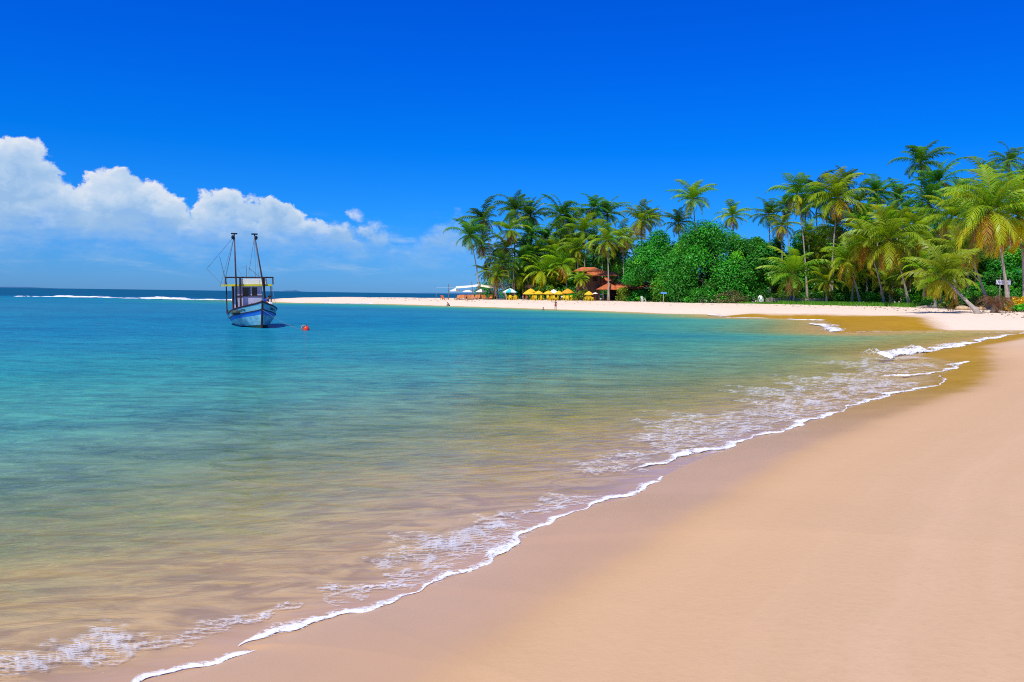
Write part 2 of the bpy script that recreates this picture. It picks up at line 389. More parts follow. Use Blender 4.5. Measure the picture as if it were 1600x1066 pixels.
sheet('sea_water', np.zeros_like(GX), SD < 0.6, {'depth': np.maximum(-GZ, 0)}, m)

# ------------------------------------------------------------------ mesh building helpers
class MB:
    """collects shapes and links them as one mesh object"""
    def __init__(self):
        self.v = []; self.f = []; self.mi = []; self.c = []; self.cur = 0; self.smooth = False
    def add(self, vs, fs, mi=None):
        o = len(self.v); self.v += [tuple(x) for x in vs]
        for f in fs:
            self.f.append(tuple(o + i for i in f)); self.mi.append(self.cur if mi is None else mi)
        return o
    def box(self, c, s, rot=None, taper=1.0):
        x, y, z = s[0] / 2, s[1] / 2, s[2] / 2; t = taper
        vs = [(-x, -y, -z), (x, -y, -z), (x, y, -z), (-x, y, -z), (-x * t, -y * t, z), (x * t, -y * t, z), (x * t, y * t, z), (-x * t, y * t, z)]
        if rot is not None:
            e = Euler(rot).to_matrix(); vs = [e @ Vector(v) for v in vs]
        self.add([(v[0] + c[0], v[1] + c[1], v[2] + c[2]) for v in vs], [(0, 3, 2, 1), (4, 5, 6, 7), (0, 1, 5, 4), (1, 2, 6, 5), (2, 3, 7, 6), (3, 0, 4, 7)])
        return self
    def tube(self, pts, rads, n=8, cap=True):
        pts = [Vector(p) for p in pts]
        if not isinstance(rads, (list, tuple)): rads = [rads] * len(pts)
        rings = []; ref = None
        for i, p in enumerate(pts):
            tg = (pts[min(i + 1, len(pts) - 1)] - pts[max(i - 1, 0)]).normalized()
            if ref is None: ref = Vector((1, 0, 0)) if abs(tg.x) < .9 else Vector((0, 1, 0))
            a = (ref - tg * ref.dot(tg)).normalized(); b = tg.cross(a); ref = a
            rings.append([p + (a * math.cos(2 * math.pi * k / n) + b * math.sin(2 * math.pi * k / n)) * rads[i] for k in range(n)])
        vs = [v for r in rings for v in r]; fs = []
        for i in range(len(pts) - 1):
            for k in range(n):
                k2 = (k + 1) % n
                fs.append((i * n + k, i * n + k2, (i + 1) * n + k2, (i + 1) * n + k))
        if cap:
            fs.append(tuple(reversed(range(n)))); fs.append(tuple((len(pts) - 1) * n + k for k in range(n)))
        self.add(vs, fs); return self
    def lathe(self, c, prof, n=16, sx=1, sy=1):
        vs = []; fs = []
        for r, z in prof:
            for k in range(n):
                a = 2 * math.pi * k / n; vs.append((c[0] + r * math.cos(a) * sx, c[1] + r * math.sin(a) * sy, c[2] + z))
        for i in range(len(prof) - 1):
            for k in range(n):
                k2 = (k + 1) % n; fs.append((i * n + k, i * n + k2, (i + 1) * n + k2, (i + 1) * n + k))
        fs.append(tuple(reversed(range(n)))); fs.append(tuple((len(prof) - 1) * n + k for k in range(n)))
        self.add(vs, fs); return self
    def ball(self, c, r, n=12, jit=0, seed=0):
        rr = random.Random(seed); sx, sy, sz = r if isinstance(r, (tuple, list)) else (r, r, r)
        vs = []; fs = []; h = n // 2
        for i in range(h + 1):
            th = math.pi * i / h
            for k in range(n):
                a = 2 * math.pi * k / n; j = 1 + rr.uniform(-jit, jit)
                vs.append((c[0] + sx * j * math.sin(th) * math.cos(a), c[1] + sy * j * math.sin(th) * math.sin(a), c[2] + sz * j * math.cos(th)))
        for i in range(h):
            for k in range(n):
                k2 = (k + 1) % n; fs.append((i * n + k, (i + 1) * n + k, (i + 1) * n + k2, i * n + k2))
        self.add(vs, fs); return self
    def build(self, name, mats, parent=None, smooth=False, loc=None, tone=None):
        me = bpy.data.meshes.new(name); me.from_pydata(self.v, [], self.f)
        mats = mats if isinstance(mats, (list, tuple)) else [mats]
        for q in mats: me.materials.append(q)
        if any(self.mi): me.polygons.foreach_set('material_index', self.mi)
        if smooth: me.polygons.foreach_set('use_smooth', [True] * len(me.polygons))
        if tone is not None:
            a = me.color_attributes.new('tone', 'FLOAT_COLOR', 'POINT')
            a.data.foreach_set('color', np.array([(*c, 1) for c in tone], np.float32).ravel())
        me.update()
        o = bpy.data.objects.new(name, me); COL.objects.link(o)
        if parent: o.parent = parent
        if loc is not None: o.location = loc
        return o
def tag(o, label=None, cat=None, group=None, kind=None):
    if label: o['label'] = label
    if cat: o['category'] = cat
    if group: o['group'] = group
    if kind: o['kind'] = kind
    return o
def empty(name, loc, rz=0, label=None, cat=None, group=None, sc=1):
    o = bpy.data.objects.new(name, None); COL.objects.link(o); o.location = loc; o.rotation_euler = (0, 0, rz); o.scale = (sc, sc, sc)
    o.empty_display_size = .2
    return tag(o, label, cat, group)
def copy_tree(o, parent=None):
    c = o.copy(); COL.objects.link(c)
    if parent: c.parent = parent
    for ch in list(o.children): copy_tree(ch, c)
    return c

# ------------------------------------------------------------------ foam
def foam_mat(name, lace):
    m, t = mat(name)
    uv = t.n('ShaderNodeUVMap').outputs[0]
    sp = t.n('ShaderNodeSeparateXYZ', _0=uv); u, v = sp.outputs[0], sp.outputs[1]
    pos = t.n('ShaderNodeNewGeometry').outputs['Position']
    st = t.vm('MULTIPLY', pos, (.6, 1, 1))
    sc = t.attr('grain')                        # grains per metre, set along the ribbon
    pp = t.n('ShaderNodeVectorMath', {'operation': 'SCALE'}, _0=st, Scale=sc).outputs[0]
    na = t.noise(pp, 1.0, 6, .68, .9); nb = t.noise(pp, .22, 3, .5, .3)
    edge = t.smooth(t.m('ABSOLUTE', t.m('SUBTRACT', v, .5)), .5, .1) if lace else t.m('SUBTRACT', t.m('MULTIPLY', t.smooth(v, .0, .10), t.smooth(v, 1.05, .12)), .12)
    a = t.m('ADD', t.m('MULTIPLY', na, .9), t.m('ADD', t.m('MULTIPLY', nb, .7), t.m('MULTIPLY', edge, .42 if not lace else .16)))
    al = t.smooth(a, .97, 1.13) if not lace else t.m('MULTIPLY', t.smooth(a, .93, 1.10), .85)
    wb = t.n('ShaderNodeTexVoronoi', {'feature': 'DISTANCE_TO_EDGE'}, Vector=t.vm('ADD', t.vm('MULTIPLY', pp, (.45, 1, 1)), t.vm('SCALE', t.noise(pp, .8, 3, .6, out=1), scale=1.6)), Scale=.55).outputs[0]
    if lace:
        web = t.m('MULTIPLY', t.smooth(wb, .13, .015), t.smooth(t.m('ADD', nb, t.m('MULTIPLY', edge, .22)), .50, .68))
        al = t.m('MAXIMUM', t.m('MULTIPLY', web, .45), t.m('MULTIPLY', t.smooth(a, 1.0, 1.16), .75))
    else:
        al = t.m('MAXIMUM', al, t.m('MULTIPLY', t.m('MULTIPLY', t.smooth(wb, .12, .02), t.smooth(v, 1.0, .5)), .6))
    dif = t.n('ShaderNodeBsdfPrincipled', Base_Color=(.84, .84, .87), Roughness=.7, Normal=t.n('ShaderNodeBump', Strength=.6, Distance=.02, Height=na).outputs[0])
    out(t, t.n('ShaderNodeMixShader', _0=al, _1=t.n('ShaderNodeBsdfTransparent').outputs[0], _2=dif.outputs[0]).outputs[0])
    return m
M['foam'] = foam_mat('foam_lip', False); M['lace'] = foam_mat('foam_lace', True)
def ribbon(name, pts, w_out, w_in, hgt, mt, seed=0, jit=1.0, nx=9, base=.006, wfun=None, grain=None):
    """strip of foam along a line of points; left side of travel is the sea"""
    rr = random.Random(seed)
    P2 = [Vector(p[:2]) for p in pts]
    res = []
    for a, b in zip(P2, P2[1:]):
        L = (b - a).length; step = max(.03, .005 * a.length)
        k = max(1, int(L / step))
        res += [a.lerp(b, i / k) for i in range(k)]
    res.append(P2[-1])
    # light smoothing
    for _ in range(3):
        res = [res[0]] + [(res[i - 1] + res[i] * 2 + res[i + 1]) / 4 for i in range(1, len(res) - 1)] + [res[-1]]
    ph = [rr.uniform(0, 6.28) for _ in range(6)]
    v = []; f = []; uvs = []; acc = 0; gr = []
    N = len(res)
    for i, p in enumerate(res):
        a = res[max(0, i - 3)]; b = res[min(N - 1, i + 3)]
        tg = (b - a).normalized(); nl = Vector((-tg.y, tg.x))
        if i: acc += (p - res[i - 1]).length
        sc = .3 + p.length * .03
        j = jit * sc * (.07 * math.sin(acc / sc * 2.3 + ph[0]) + .05 * math.sin(acc / sc * 5.1 + ph[1]) + .03 * math.sin(acc / sc * 11 + ph[2]))
        wv = 1 + .45 * math.sin(acc / sc * 1.3 + ph[3]) + .3 * math.sin(acc / sc * 3.7 + ph[4])
        fr = i / (N - 1); wv *= min(1, fr * 12 + .15) * min(1, (1 - fr) * 12 + .15)
        if wfun: wv *= wfun(fr)
        wv = max(wv, .12)
        for k in range(nx):
            q = k / (nx - 1)
            off = -w_out * sc / .5 * wv * 0 + j + (-w_out + (w_out + w_in) * q) * wv
            hh = hgt * wv * math.sin(math.pi * q) ** .7 * (1 + rr.uniform(-.35, .35))
            pp = p + nl * off
            v.append((pp.x, pp.y, base + hh)); uvs.append((acc, q)); gr.append(grain if grain else 17.0 / (.4 + p.length * .03))
    for i in range(N - 1):
        for k in range(nx - 1):
            o = i * nx + k; f.append((o, o + nx, o + nx + 1, o + 1))
    mb = MB(); mb.v = v; mb.f = f; mb.mi = [0] * len(f)
    o = mb.build(name, mt, smooth=True)
    ul = o.data.uv_layers.new(name='UVMap')
    li = np.zeros(len(o.data.loops), np.int32); o.data.loops.foreach_get('vertex_index', li)
    ul.data.foreach_set('uv', np.array(uvs, np.float32)[li].ravel())
    a = o.data.attributes.new('grain', 'FLOAT', 'POINT'); a.data.foreach_set('value', np.array(gr, np.float32))
    return tag(o, kind='stuff')
def W2(px): return [P(x, y) for x, y in px]
i0 = 4
near = [Vector((p.x, p.y, 0)) for p in shore[3:]]
lipA = near[0:5]                                        # bottom left part up to the jog
lipA = W2([(200, 1075), (240, 1064), (300, 1046), (350, 1031), (398, 1016)])
lipB = W2([(372, 1010), (430, 996), (461, 986), (499, 973), (540, 959), (570, 953), (611, 943), (652, 928), (675, 914), (712, 901), (761, 879), (792, 862), (812, 851), (820, 838), (845, 822), (875, 808), (909, 796), (955, 783), (997, 771), (1016, 756), (1036, 745)])
lipC = W2([(975, 737), (1005, 730), (1045, 721), (1078, 711), (1130, 702), (1169, 687), (1200, 679), (1237, 670), (1290, 651), (1335, 635), (1385, 619), (1445, 607), (1481, 596), (1473, 587)])
lipD = W2([(1382, 589), (1420, 587), (1465, 583), (1492, 575), (1512, 564)])
lipE = W2([(1392, 556), (1430, 552), (1460, 548), (1510, 539), (1545, 530.5), (1592, 521.5), (1640, 516.5)])
ribbon('swash_foam', lipA, .010, .085, .010, M['foam'], 1)
ribbon('swash_foam', lipB, .010, .13, .012, M['foam'], 2)
ribbon('swash_foam', lipC, .016, .20, .02, M['foam'], 3)
ribbon('swash_foam', lipD, .04, .26, .03, M['foam'], 4)
ribbon('breaking_wave', lipE, .10, .55, .055, M['foam'], 5, wfun=lambda q: 1.9 * (1 - q) ** 1.2 + .35)
ribbon('breaking_wave', W2([(1384, 561), (1400, 556), (1425, 553), (1452, 549)]), .2, .8, .2, M['foam'], 6)
ribbon('swash_foam', W2([(1225, 499), (1262, 500.5), (1298, 501)]), .1, .45, .06, M['foam'], 7)
ribbon('swash_foam', W2([(1258, 505), (1275, 507), (1290, 511), (1303, 519.5)]), .3, 1.5, .08, M['foam'], 8)
ribbon('swash_foam', W2([(1310, 520), (1380, 518.5), (1460, 520), (1540, 521), (1600, 519)]), .1, .35, .03, M['lace'], 9)
ribbon('swash_foam', W2([(1108, 491.8), (1120, 493.5), (1131, 495)]), .1, .6, .06, M['foam'], 10)
ribbon('swash_foam', W2([(1131, 495.8), (1160, 496.8), (1200, 497.4)]), .2, .4, .06, M['foam'], 11)
ribbon('swash_foam', W2([(440, 471.8), (470, 473.3), (530, 474.3), (600, 475)]), .5, 1.0, .12, M['foam'], 12)
# lacy foam drifting seaward of the swash edge
def off(px, dx, dy): return W2([(x + dx, y + dy) for x, y in px])
pB = [(520, 955), (580, 938), (640, 918), (700, 893), (760, 868), (800, 846), (840, 818), (880, 803), (940, 785)]
ribbon('foam_lace', off(pB, -8, -12), .32, .62, .0, M['lace'], 21, jit=2, base=.004, nx=5)
ribbon('foam_lace', off([(640, 905), (700, 868), (760, 838), (820, 815), (880, 795)], -4, -8), .22, .45, .0, M['lace'], 22, jit=2, base=.005, nx=5)
ribbon('foam_lace', W2([(20, 1052), (90, 1030), (150, 1020), (230, 1005), (320, 985), (410, 965), (480, 948)]), .22, .30, .0, M['lace'], 23, jit=2, base=.004, nx=5)
ribbon('foam_lace', W2([(-60, 1050), (40, 1035), (140, 1012), (230, 1000)]), .2, .25, .0, M['lace'], 24, jit=2, base=.006, nx=5)
ribbon('foam_lace', W2([(930, 742), (980, 722), (1040, 706), (1100, 690), (1160, 674), (1230, 655), (1300, 634), (1380, 610), (1440, 598)]), .5, 1.0, .0, M['lace'], 25, jit=2, base=.004, nx=5)
ribbon('foam_lace', W2([(1010, 686), (1090, 668), (1180, 650), (1260, 630), (1330, 612), (1400, 592)]), .8, 1.3, .0, M['lace'], 26, jit=2, base=.005, nx=5)
ribbon('foam_lace', W2([(1180, 620), (1260, 606), (1330, 592), (1400, 575), (1450, 566)]), 1.0, 1.6, .0, M['lace'], 27, jit=2, base=.006, nx=5)
ribbon('foam_lace', W2([(1300, 570), (1340, 566), (1380, 561), (1430, 557)]), 1.0, 1.0, .0, M['lace'], 28, jit=2, base=.007, nx=5)
# surf over the sand bar out to sea
ribbon('surf', [P(62, 463.4), P(110, 464.8), P(160, 465.5), P(215, 466.8), P(260, 468), P(310, 468.8), P(358, 469.6), P(400, 471)], 2.2, 4.2, .30, M['foam'], 31, base=.01, grain=.5)
ribbon('surf', [P(222, 466), P(260, 467), P(290, 468), P(340, 468.6)], 2.0, 3.0, .34, M['foam'], 32, base=.02, grain=.5)
ribbon('surf', [P(20, 464), P(40, 463.6), P(80, 464.2)], .5, 1.2, .2, M['foam'], 33, base=.02, grain=.6)

# low far coast on the horizon
m_h = simple('far_hills', (.03, .12, .24), .9, .3, .002)  # blue of distant haze put into the hill colour
def hills(px0, px1, h, d, seed):
    rr = random.Random(seed); n = 60; mb = MB()
    vs = []; fs = []
    for i in range(n + 1):
        q = i / n; p = D(px0 + (px1 - px0) * q, 455, d)
        hh = h * (math.sin(math.pi * q) ** .6) * (.55 + .25 * math.sin(q * 9 + seed) + .15 * math.sin(q * 23 + seed * 2) + rr.uniform(0, .12)) + .5
        vs += [(p.x, p.y - 300, -2), (p.x, p.y, hh), (p.x * 1.05, p.y + 900, -2)]
    for i in range(n):
        a = i * 3; fs += [(a, a + 3, a + 4, a + 1), (a + 1, a + 4, a + 5, a + 2)]
    mb.add(vs, fs); o = mb.build('far_hills', m_h, smooth=True); tag(o, kind='structure')
hills(-260, 110, 17, 9000, 1.0); hills(425, 480, 24, 12000, 2.3); hills(600, 860, 16, 10000, 4.1)

# ------------------------------------------------------------------ palms
def frond(mb, tone, az_, e0, L, droop, wind, cols, rr, nl=24, wid=.12, hang=.5, base=(0, 0, 0), lmax=.29):
    """one feather leaf: a tapering midrib with two rows of drooping leaflets"""
    N = 10; p = Vector(base); pts = [p.copy()]; e = e0; a = az_
    up = Vector((0, 0, 1))
    for i in range(N):
        q = i / N
        d = Vector((math.cos(a) * math.cos(e), math.sin(a) * math.cos(e), math.sin(e)))
        d = (d + wind * (.25 + q) * .55).normalized()
        p = p + d * (L / N); pts.append(p.copy())
        e -= droop / N * (.5 + 1.1 * q)
    c0, c1 = cols
    def put(vs, fs, c):
        mb.add(vs, fs)
        for v in vs: tone.append(c)
    sides = []
    for i in range(N + 1):
        tg = (pts[min(i + 1, N)] - pts[max(i - 1, 0)]).normalized()
        s = tg.cross(up)
        s = s.normalized() if s.length > 1e-3 else Vector((math.sin(a), -math.cos(a), 0))
        sides.append((tg, s, s.cross(tg).normalized()))
    rib = []
    for i in range(N + 1):
        tg, s, nn = sides[i]; wv = (.055 * (1 - i / N) + .012) * L / 4.5
        rib += [pts[i] - s * wv, pts[i] + nn * wv * .8, pts[i] + s * wv]
    fs = []
    for i in range(N):
        o = i * 3; fs += [(o, o + 3, o + 4, o + 1), (o + 1, o + 4, o + 5, o + 2)]
    put(rib, fs, tuple(.5 * x + .5 * y for x, y in zip(c1, (.30, .26, .06))))
    for sgn in (-1, 1):
        for k in range(nl):
            q = .10 + .90 * (k + rr.random() * .7) / nl
            i = min(N - 1, int(q * N)); fr = q * N - i
            o = pts[i].lerp(pts[min(i + 1, N)], fr)
            tg, s, nn = sides[i]
            ll = L * lmax * (math.sin(math.pi * (.12 + .80 * q)) ** .8) * rr.uniform(.82, 1.12)
            d = (s * sgn * .85 + tg * (.55 + .5 * q) + nn * .12 + wind * .45).normalized()
            m1 = o + d * ll * .5 + Vector((0, 0, -hang * .12 * ll))
            d2 = (d + Vector((0, 0, -1)) * hang * rr.uniform(.7, 1.4)).normalized()
            m2 = m1 + d2 * ll * .55
            wl = wid * L / 4.5 * rr.uniform(.8, 1.15)
            b = tg * wl
            cc = tuple((x * (1 - q) + y * q) * rr.uniform(.85, 1.15) for x, y in zip(c0, c1))
            put([o - b * .5, o + b * .5, m1 + b * .55, m1 - b * .55, m2], [(0, 1, 2, 3), (3, 2, 4)], cc)
GREEN_D = ((.030, .125, .014), (.050, .175, .018)); GREEN_M = ((.085, .24, .014), (.135, .305, .018)); GREEN_Y = ((.25, .39, .010), (.42, .50, .012))
YEL = ((.58, .52, .012), (.70, .50, .010)); ORA = ((.72, .44, .015), (.68, .30, .012)); BRN = ((.22, .12, .05), (.16, .085, .04))
def lerp2(a, b, q): return tuple(tuple(x * (1 - q) + y * q for x, y in zip(i, j)) for i, j in zip(a, b))
def crown_mesh(kind, seed, nf=24, L=4.6, wind=(0.25, 0, 0), low=-.75, droop=1.25):
    rr = random.Random(seed); mb = MB(); tone = []; dry = MB(); dtone = []
    wv = Vector(wind)
    for i in range(nf):
        q = (i + .5) / nf                                   # 0 young and upright, 1 old and hanging
        a = i * 2.39996 + rr.uniform(-.5, .5)
        e0 = 1.42 - (1.42 - low) * q ** 1.12 + rr.uniform(-.24, .24)
        ll = L * (.72 + .34 * math.sin(math.pi * min(1, q * 1.25 + .12))) * rr.uniform(.74, 1.14)
        if kind == 'g': cols = lerp2(GREEN_M, GREEN_D, rr.random()); 
        elif kind == 'm': cols = lerp2(GREEN_M, GREEN_Y, rr.random() * .8)
        else: cols = lerp2(GREEN_Y, GREEN_M, rr.random() * .6)
        if kind == 'm' and q > .80: cols = lerp2(cols, YEL, rr.random() * .8)
        if kind == 'g' and q > .88: cols = lerp2(cols, YEL, rr.random() * .5)
        if kind == 'y' and q > .55: cols = lerp2(cols, YEL, min(1, (q - .55) * 2.6 * rr.uniform(.2, 1.1)))
        if kind == 'y' and q > .80 and rr.random() < .65: cols = lerp2(YEL, ORA, rr.random())
        frond(mb, tone, a, e0, ll, droop * rr.uniform(.8, 1.2), wv, cols, rr, hang=.55 + 1.1 * q, nl=24)
    for i in range(12):                                     # dead fronds hanging against the trunk
        a = rr.uniform(0, 6.28)
        frond(dry, dtone, a, -.7 + rr.uniform(-.3, .25), L * rr.uniform(.5, .75), 1.3, wv * .5, lerp2(BRN, ORA, rr.random() ** 1.5 * (.9 if kind == 'y' else .25)), rr, nl=14, hang=1.3)
    a = mb.build('crown', M['frond'], smooth=False, tone=tone)
    d = dry.build('dry_fronds', M['frond'], tone=dtone)
    ma, md = a.data, d.data
    bpy.data.objects.remove(a); bpy.data.objects.remove(d)
    return ma, md
CR = {}
for k, seeds in (('g', (11, 12, 13, 14, 15)), ('m', (21, 22, 23, 24, 25)), ('y', (31, 32, 33, 34))):
    CR[k] = [crown_mesh(k, s, nf=29 if k != 'y' else 30, wind=((.38, .12, -.30, .24, -.12)[s % 5], .05, 0), low=-.95 if k != 'y' else -1.0, droop=1.35 if k != 'y' else 1.45) for s in seeds]
nutm = MB()
for k in range(9):
    a = k * 2.4; nutm.ball((.26 * math.cos(a), .26 * math.sin(a), -.28 - .07 * (k % 3)), (.13, .13, .16), 8)
nuto = nutm.build('coconuts', simple('coconut', (.22, .20, .04), .5, .3), smooth=True); nutmesh = nuto.data; bpy.data.objects.remove(nuto)
cnt = {'g': 0, 'm': 0, 'y': 0}
def palm(cx, cy, bx, d, r, kind, label, bd=None, group='coconut palms on the beach front', dryf=None, thick=1.0, bend=None, nuts=True):
    """cx, cy: crown centre in the photo; bx: foot; d: distance; r: frond reach in photo pixels"""
    top = D(cx, cy, d)
    bp = G(bx, bd or d)
    root = empty('palm_tree', bp, 0, label, 'palm', group)
    tl = top - bp; H = tl.length
    pts = []; rads = []
    bend = rnd.uniform(.04, .10) if bend is None else bend
    for i in range(13):
        q = i / 12
        hor = Vector((tl.x, tl.y, 0)) * (q * (1 - bend * 2) + bend * 2 * q * q if bend < .3 else q ** (1 / (1 + bend)))
        pts.append(Vector((hor.x, hor.y, tl.z * (q + .10 * math.sin(math.pi * q) * (1 if bend > 0 else 0)))))
        rads.append(thick * (.20 * (1 - q) ** 6 + .145 - .045 * q))
    pts[0] += Vector((0, 0, -.25)); 
    tm = MB().tube(pts, rads, 9)
    tm.build('trunk', M['trunk'], root, smooth=True)
    i = cnt[kind]; cnt[kind] += 1
    ma, md = CR[kind][i % len(CR[kind])]
    sc = r / F * d / 3.55
    def part(name, me):
        o = bpy.data.objects.new(name, me); COL.objects.link(o); o.parent = root; o.location = tl
        o.rotation_euler = (rnd.uniform(-.2, .2), rnd.uniform(-.2, .2), rnd.uniform(-.9, .9)); o.scale = (sc, sc, sc * rnd.uniform(.95, 1.1))
    part('crown', ma)
    if dryf or (dryf is None and kind != 'g') or i % 2: part('dry_fronds', md)
    if nuts and i % 3 != 2 and r > 24: part('coconuts', nutmesh)
    return root
# left group at the tip of the grove
palm(733, 368, 751, 195, 30, 'g', 'outermost palm at the seaward tip of the grove, leaning out over the shade sails')
palm(756, 344, 775, 199, 29, 'g', 'tall palm just behind the outermost leaning palm, crown a little higher', dryf=True)
palm(752, 384, 771, 201, 22, 'm', 'lower small-crowned palm leaning between the two seaward palms')
palm(805, 330, 803, 200, 32, 'g', 'tallest palm of the seaward clump, crown above the turquoise parasol')
palm(797, 360, 804, 194, 27, 'm', 'palm with thin bare pale trunk standing in front of the tallest seaward palm')
palm(829, 338, 832, 206, 28, 'g', 'palm behind and right of the tallest seaward palm with a yellow nut cluster', dryf=True)
palm(826, 366, 836, 198, 27, 'g', 'dense mid-height palm above the left yellow parasols')
palm(875, 336, 872, 206, 31, 'g', 'tall bushy palm rising alone between the two highest clumps of the left grove', dryf=True)
palm(857, 374, 859, 200, 29, 'g', 'dark palm filling the grove below the tall bushy one')
palm(784, 414, 789, 192, 27, 'g', 'short dark palm behind the cream shade sail')
palm(774, 432, 793, 190, 22, 'm', 'very low palm whose fronds droop over the shade sail')
palm(818, 408, 828, 196, 30, 'g', 'short dark palm between the shade sail and the wooden board')
palm(846, 424, 856, 192, 34, 'y', 'low bright palm with long arching fronds over the yellow parasols', dryf=False)
palm(880, 414, 888, 191, 33, 'y', 'bright low palm left of the tiled house, lower fronds golden')
palm(862, 444, 870, 193, 22, 'y', 'ground-hugging golden palm just above the yellow parasols', nuts=False)
palm(928, 326, 926, 205, 28, 'g', 'highest palm directly behind the tiled house')
palm(949, 334, 946, 208, 28, 'g', 'dark palm touching the right side of the highest palm behind the house')
palm(911, 362, 915, 200, 32, 'm', 'mid-height palm in front of the two highest palms behind the house')
palm(893, 350, 899, 206, 26, 'g', 'dark palm in the gap left of the highest house palm')
palm(949, 376, 951, 177, 30, 'm', 'palm with straight trunk passing in front of the tiled roofs', dryf=True)
palm(902, 390, 903, 190, 24, 'm', 'palm with drooping fronds resting on the upper tiled roof')
palm(908, 436, 915, 180, 16, 'y', 'small young palm with pale arched fronds in front of the house wall', nuts=False)
palm(972, 372, 975, 195, 28, 'm', 'palm half hidden behind the left edge of the broadleaf trees')
palm(1001, 345, 1003, 188, 31, 'm', 'palm standing out above the left end of the broadleaf trees')
palm(1016, 342, 1019, 196, 22, 'g', 'darker palm tucked behind the one above the left end of the broadleaf trees')
palm(1060, 349, 1062, 190, 22, 'g', 'small palm top peeping over the broadleaf canopy left of the lone tall palm', dryf=True)
palm(1083, 312, 1089, 186, 33, 'm', 'lone slender palm standing high above the broadleaf canopy', dryf=False)
palm(1145, 338, 1148, 184, 24, 'm', 'palm top peeping over the crest of the biggest broadleaf tree')
# middle
palm(1201, 336, 1204, 178, 29, 'g', 'dark wind-combed palm behind the broadleaf trees, left of the tall slender trunk', dryf=False)
palm(1221, 354, 1222, 170, 22, 'y', 'short-crowned yellowish palm just left of the tall slender trunk', dryf=True)
palm(1228, 322, 1234, 178, 22, 'g', 'dark palm behind the tall slender one with a half-hidden crown')
palm(1245, 304, 1262, 158, 33, 'm', 'tall palm with a long slender grey trunk bare down to the fence')
palm(1274, 300, 1278, 172, 32, 'g', 'dark palm in the back row right of the tall slender trunk')
palm(1290, 318, 1293, 170, 26, 'g', 'dark palm behind the big golden-skirted crown')
palm(1309, 310, 1296, 152, 46, 'y', 'big palm with a skirt of golden drooping fronds, middle of the grove', dryf=True)
palm(1304, 354, 1300, 156, 30, 'm', 'lower palm below the big golden-skirted crown', dryf=True)
palm(1262, 362, 1268, 168, 22, 'm', 'half-hidden palm between slender trunk and golden-skirted palm')
palm(1239, 428, 1241, 149, 44, 'm', 'low spreading palm with radiating fronds above the wooden fence', dryf=True)
palm(1290, 440, 1292, 146, 27, 'm', 'short bushy palm at the right end of the wooden fence', nuts=False, dryf=False)
palm(1205, 428, 1207, 166, 22, 'm', 'young palm behind the low spreading one, at the white dome', nuts=False)
# right
palm(1321, 288, 1322, 165, 26, 'g', 'dark palm in the back row just right of the golden-skirted palm')
palm(1343, 316, 1346, 160, 30, 'm', 'mid-height palm in the second row with a paler crown')
palm(1370, 302, 1370, 160, 34, 'g', 'bushy dark palm left of the gap of sky', dryf=True)
palm(1438, 256, 1442, 158, 34, 'g', 'highest palm of the grove, crown tilted to the left', dryf=False)
palm(1468, 284, 1466, 150, 34, 'g', 'tall full palm just right of the highest crown', dryf=True)
palm(1450, 318, 1452, 146, 40, 'g', 'large dark palm hanging below the highest crown', dryf=True)
palm(1412, 332, 1412, 158, 24, 'g', 'dark palm with its trunk showing in the small gap of sky')
palm(1350, 378, 1383, 139, 42, 'y', 'yellow-green palm leaning left with golden fronds, front row')
palm(1388, 376, 1421, 133, 54, 'y', 'broad front palm with nuts under the crown and golden hanging fronds, trunk leaning left', dryf=True)
palm(1322, 408, 1345, 144, 38, 'y', 'front palm with pale thin trunk and low arching golden fronds')
palm(1338, 398, 1331, 148, 30, 'm', 'pale-trunked palm partly behind the arching golden fronds')
palm(1440, 370, 1446, 138, 40, 'y', 'bright young-looking palm between the broad front palm and the leaning one', dryf=False)
palm(1474, 434, 1531, 92, 52, 'y', 'palm leaning far to the left over the sand with its pale trunk almost diagonal', bd=88, dryf=False, thick=1.25, bend=.0)
palm(1487, 340, 1493, 120, 44, 'm', 'mid-height palm with long drooping fronds behind the leaning palm')
palm(1506, 392, 1545, 112, 40, 'y', 'shadowed palm with a dark curved trunk behind the leaning palm', dryf=True)
palm(1548, 330, 1577, 102, 72, 'y', 'biggest front palm, wide crown with orange hanging fronds, above the white sign', dryf=True, thick=1.1)
palm(1545, 292, 1549, 128, 46, 'm', 'palm rising behind the biggest front palm')
palm(1575, 252, 1578, 150, 28, 'g', 'distant tall palm seen above the biggest front palm', dryf=False)
palm(1592, 340, 1602, 106, 62, 'y', 'palm at the picture edge with brown old fronds, beside the biggest front palm', dryf=True)
palm(1600, 290, 1606, 132, 40, 'g', 'dark palm cut by the picture edge behind the front row')
palm(1520, 318, 1522, 138, 34, 'm', 'palm in the second row left of the biggest front palm')
palm(1412, 428, 1432, 142, 30, 'm', 'short green palm filling the shade behind the front trunks', nuts=False, dryf=False)
palm(1386, 442, 1392, 146, 26, 'y', 'low palm with yellow fronds near the ground behind leaning front trunks', nuts=False, dryf=False)
palm(1458, 446, 1462, 120, 24, 'y', 'stubby golden palm on a short brown trunk left of the round bushes', nuts=False)

palm(1258, 324, 1260, 178, 26, 'g', 'shaded palm in the back row between the slender trunk and its right neighbour')
palm(1345, 352, 1347, 172, 30, 'g', 'shaded palm filling the canopy left of the bushy dark palm', nuts=False)
palm(1400, 312, 1402, 170, 28, 'g', 'shaded palm in the back row right of the bushy dark palm')
palm(1498, 300, 1500, 158, 32, 'g', 'shaded palm in the back row right of the two highest palms')
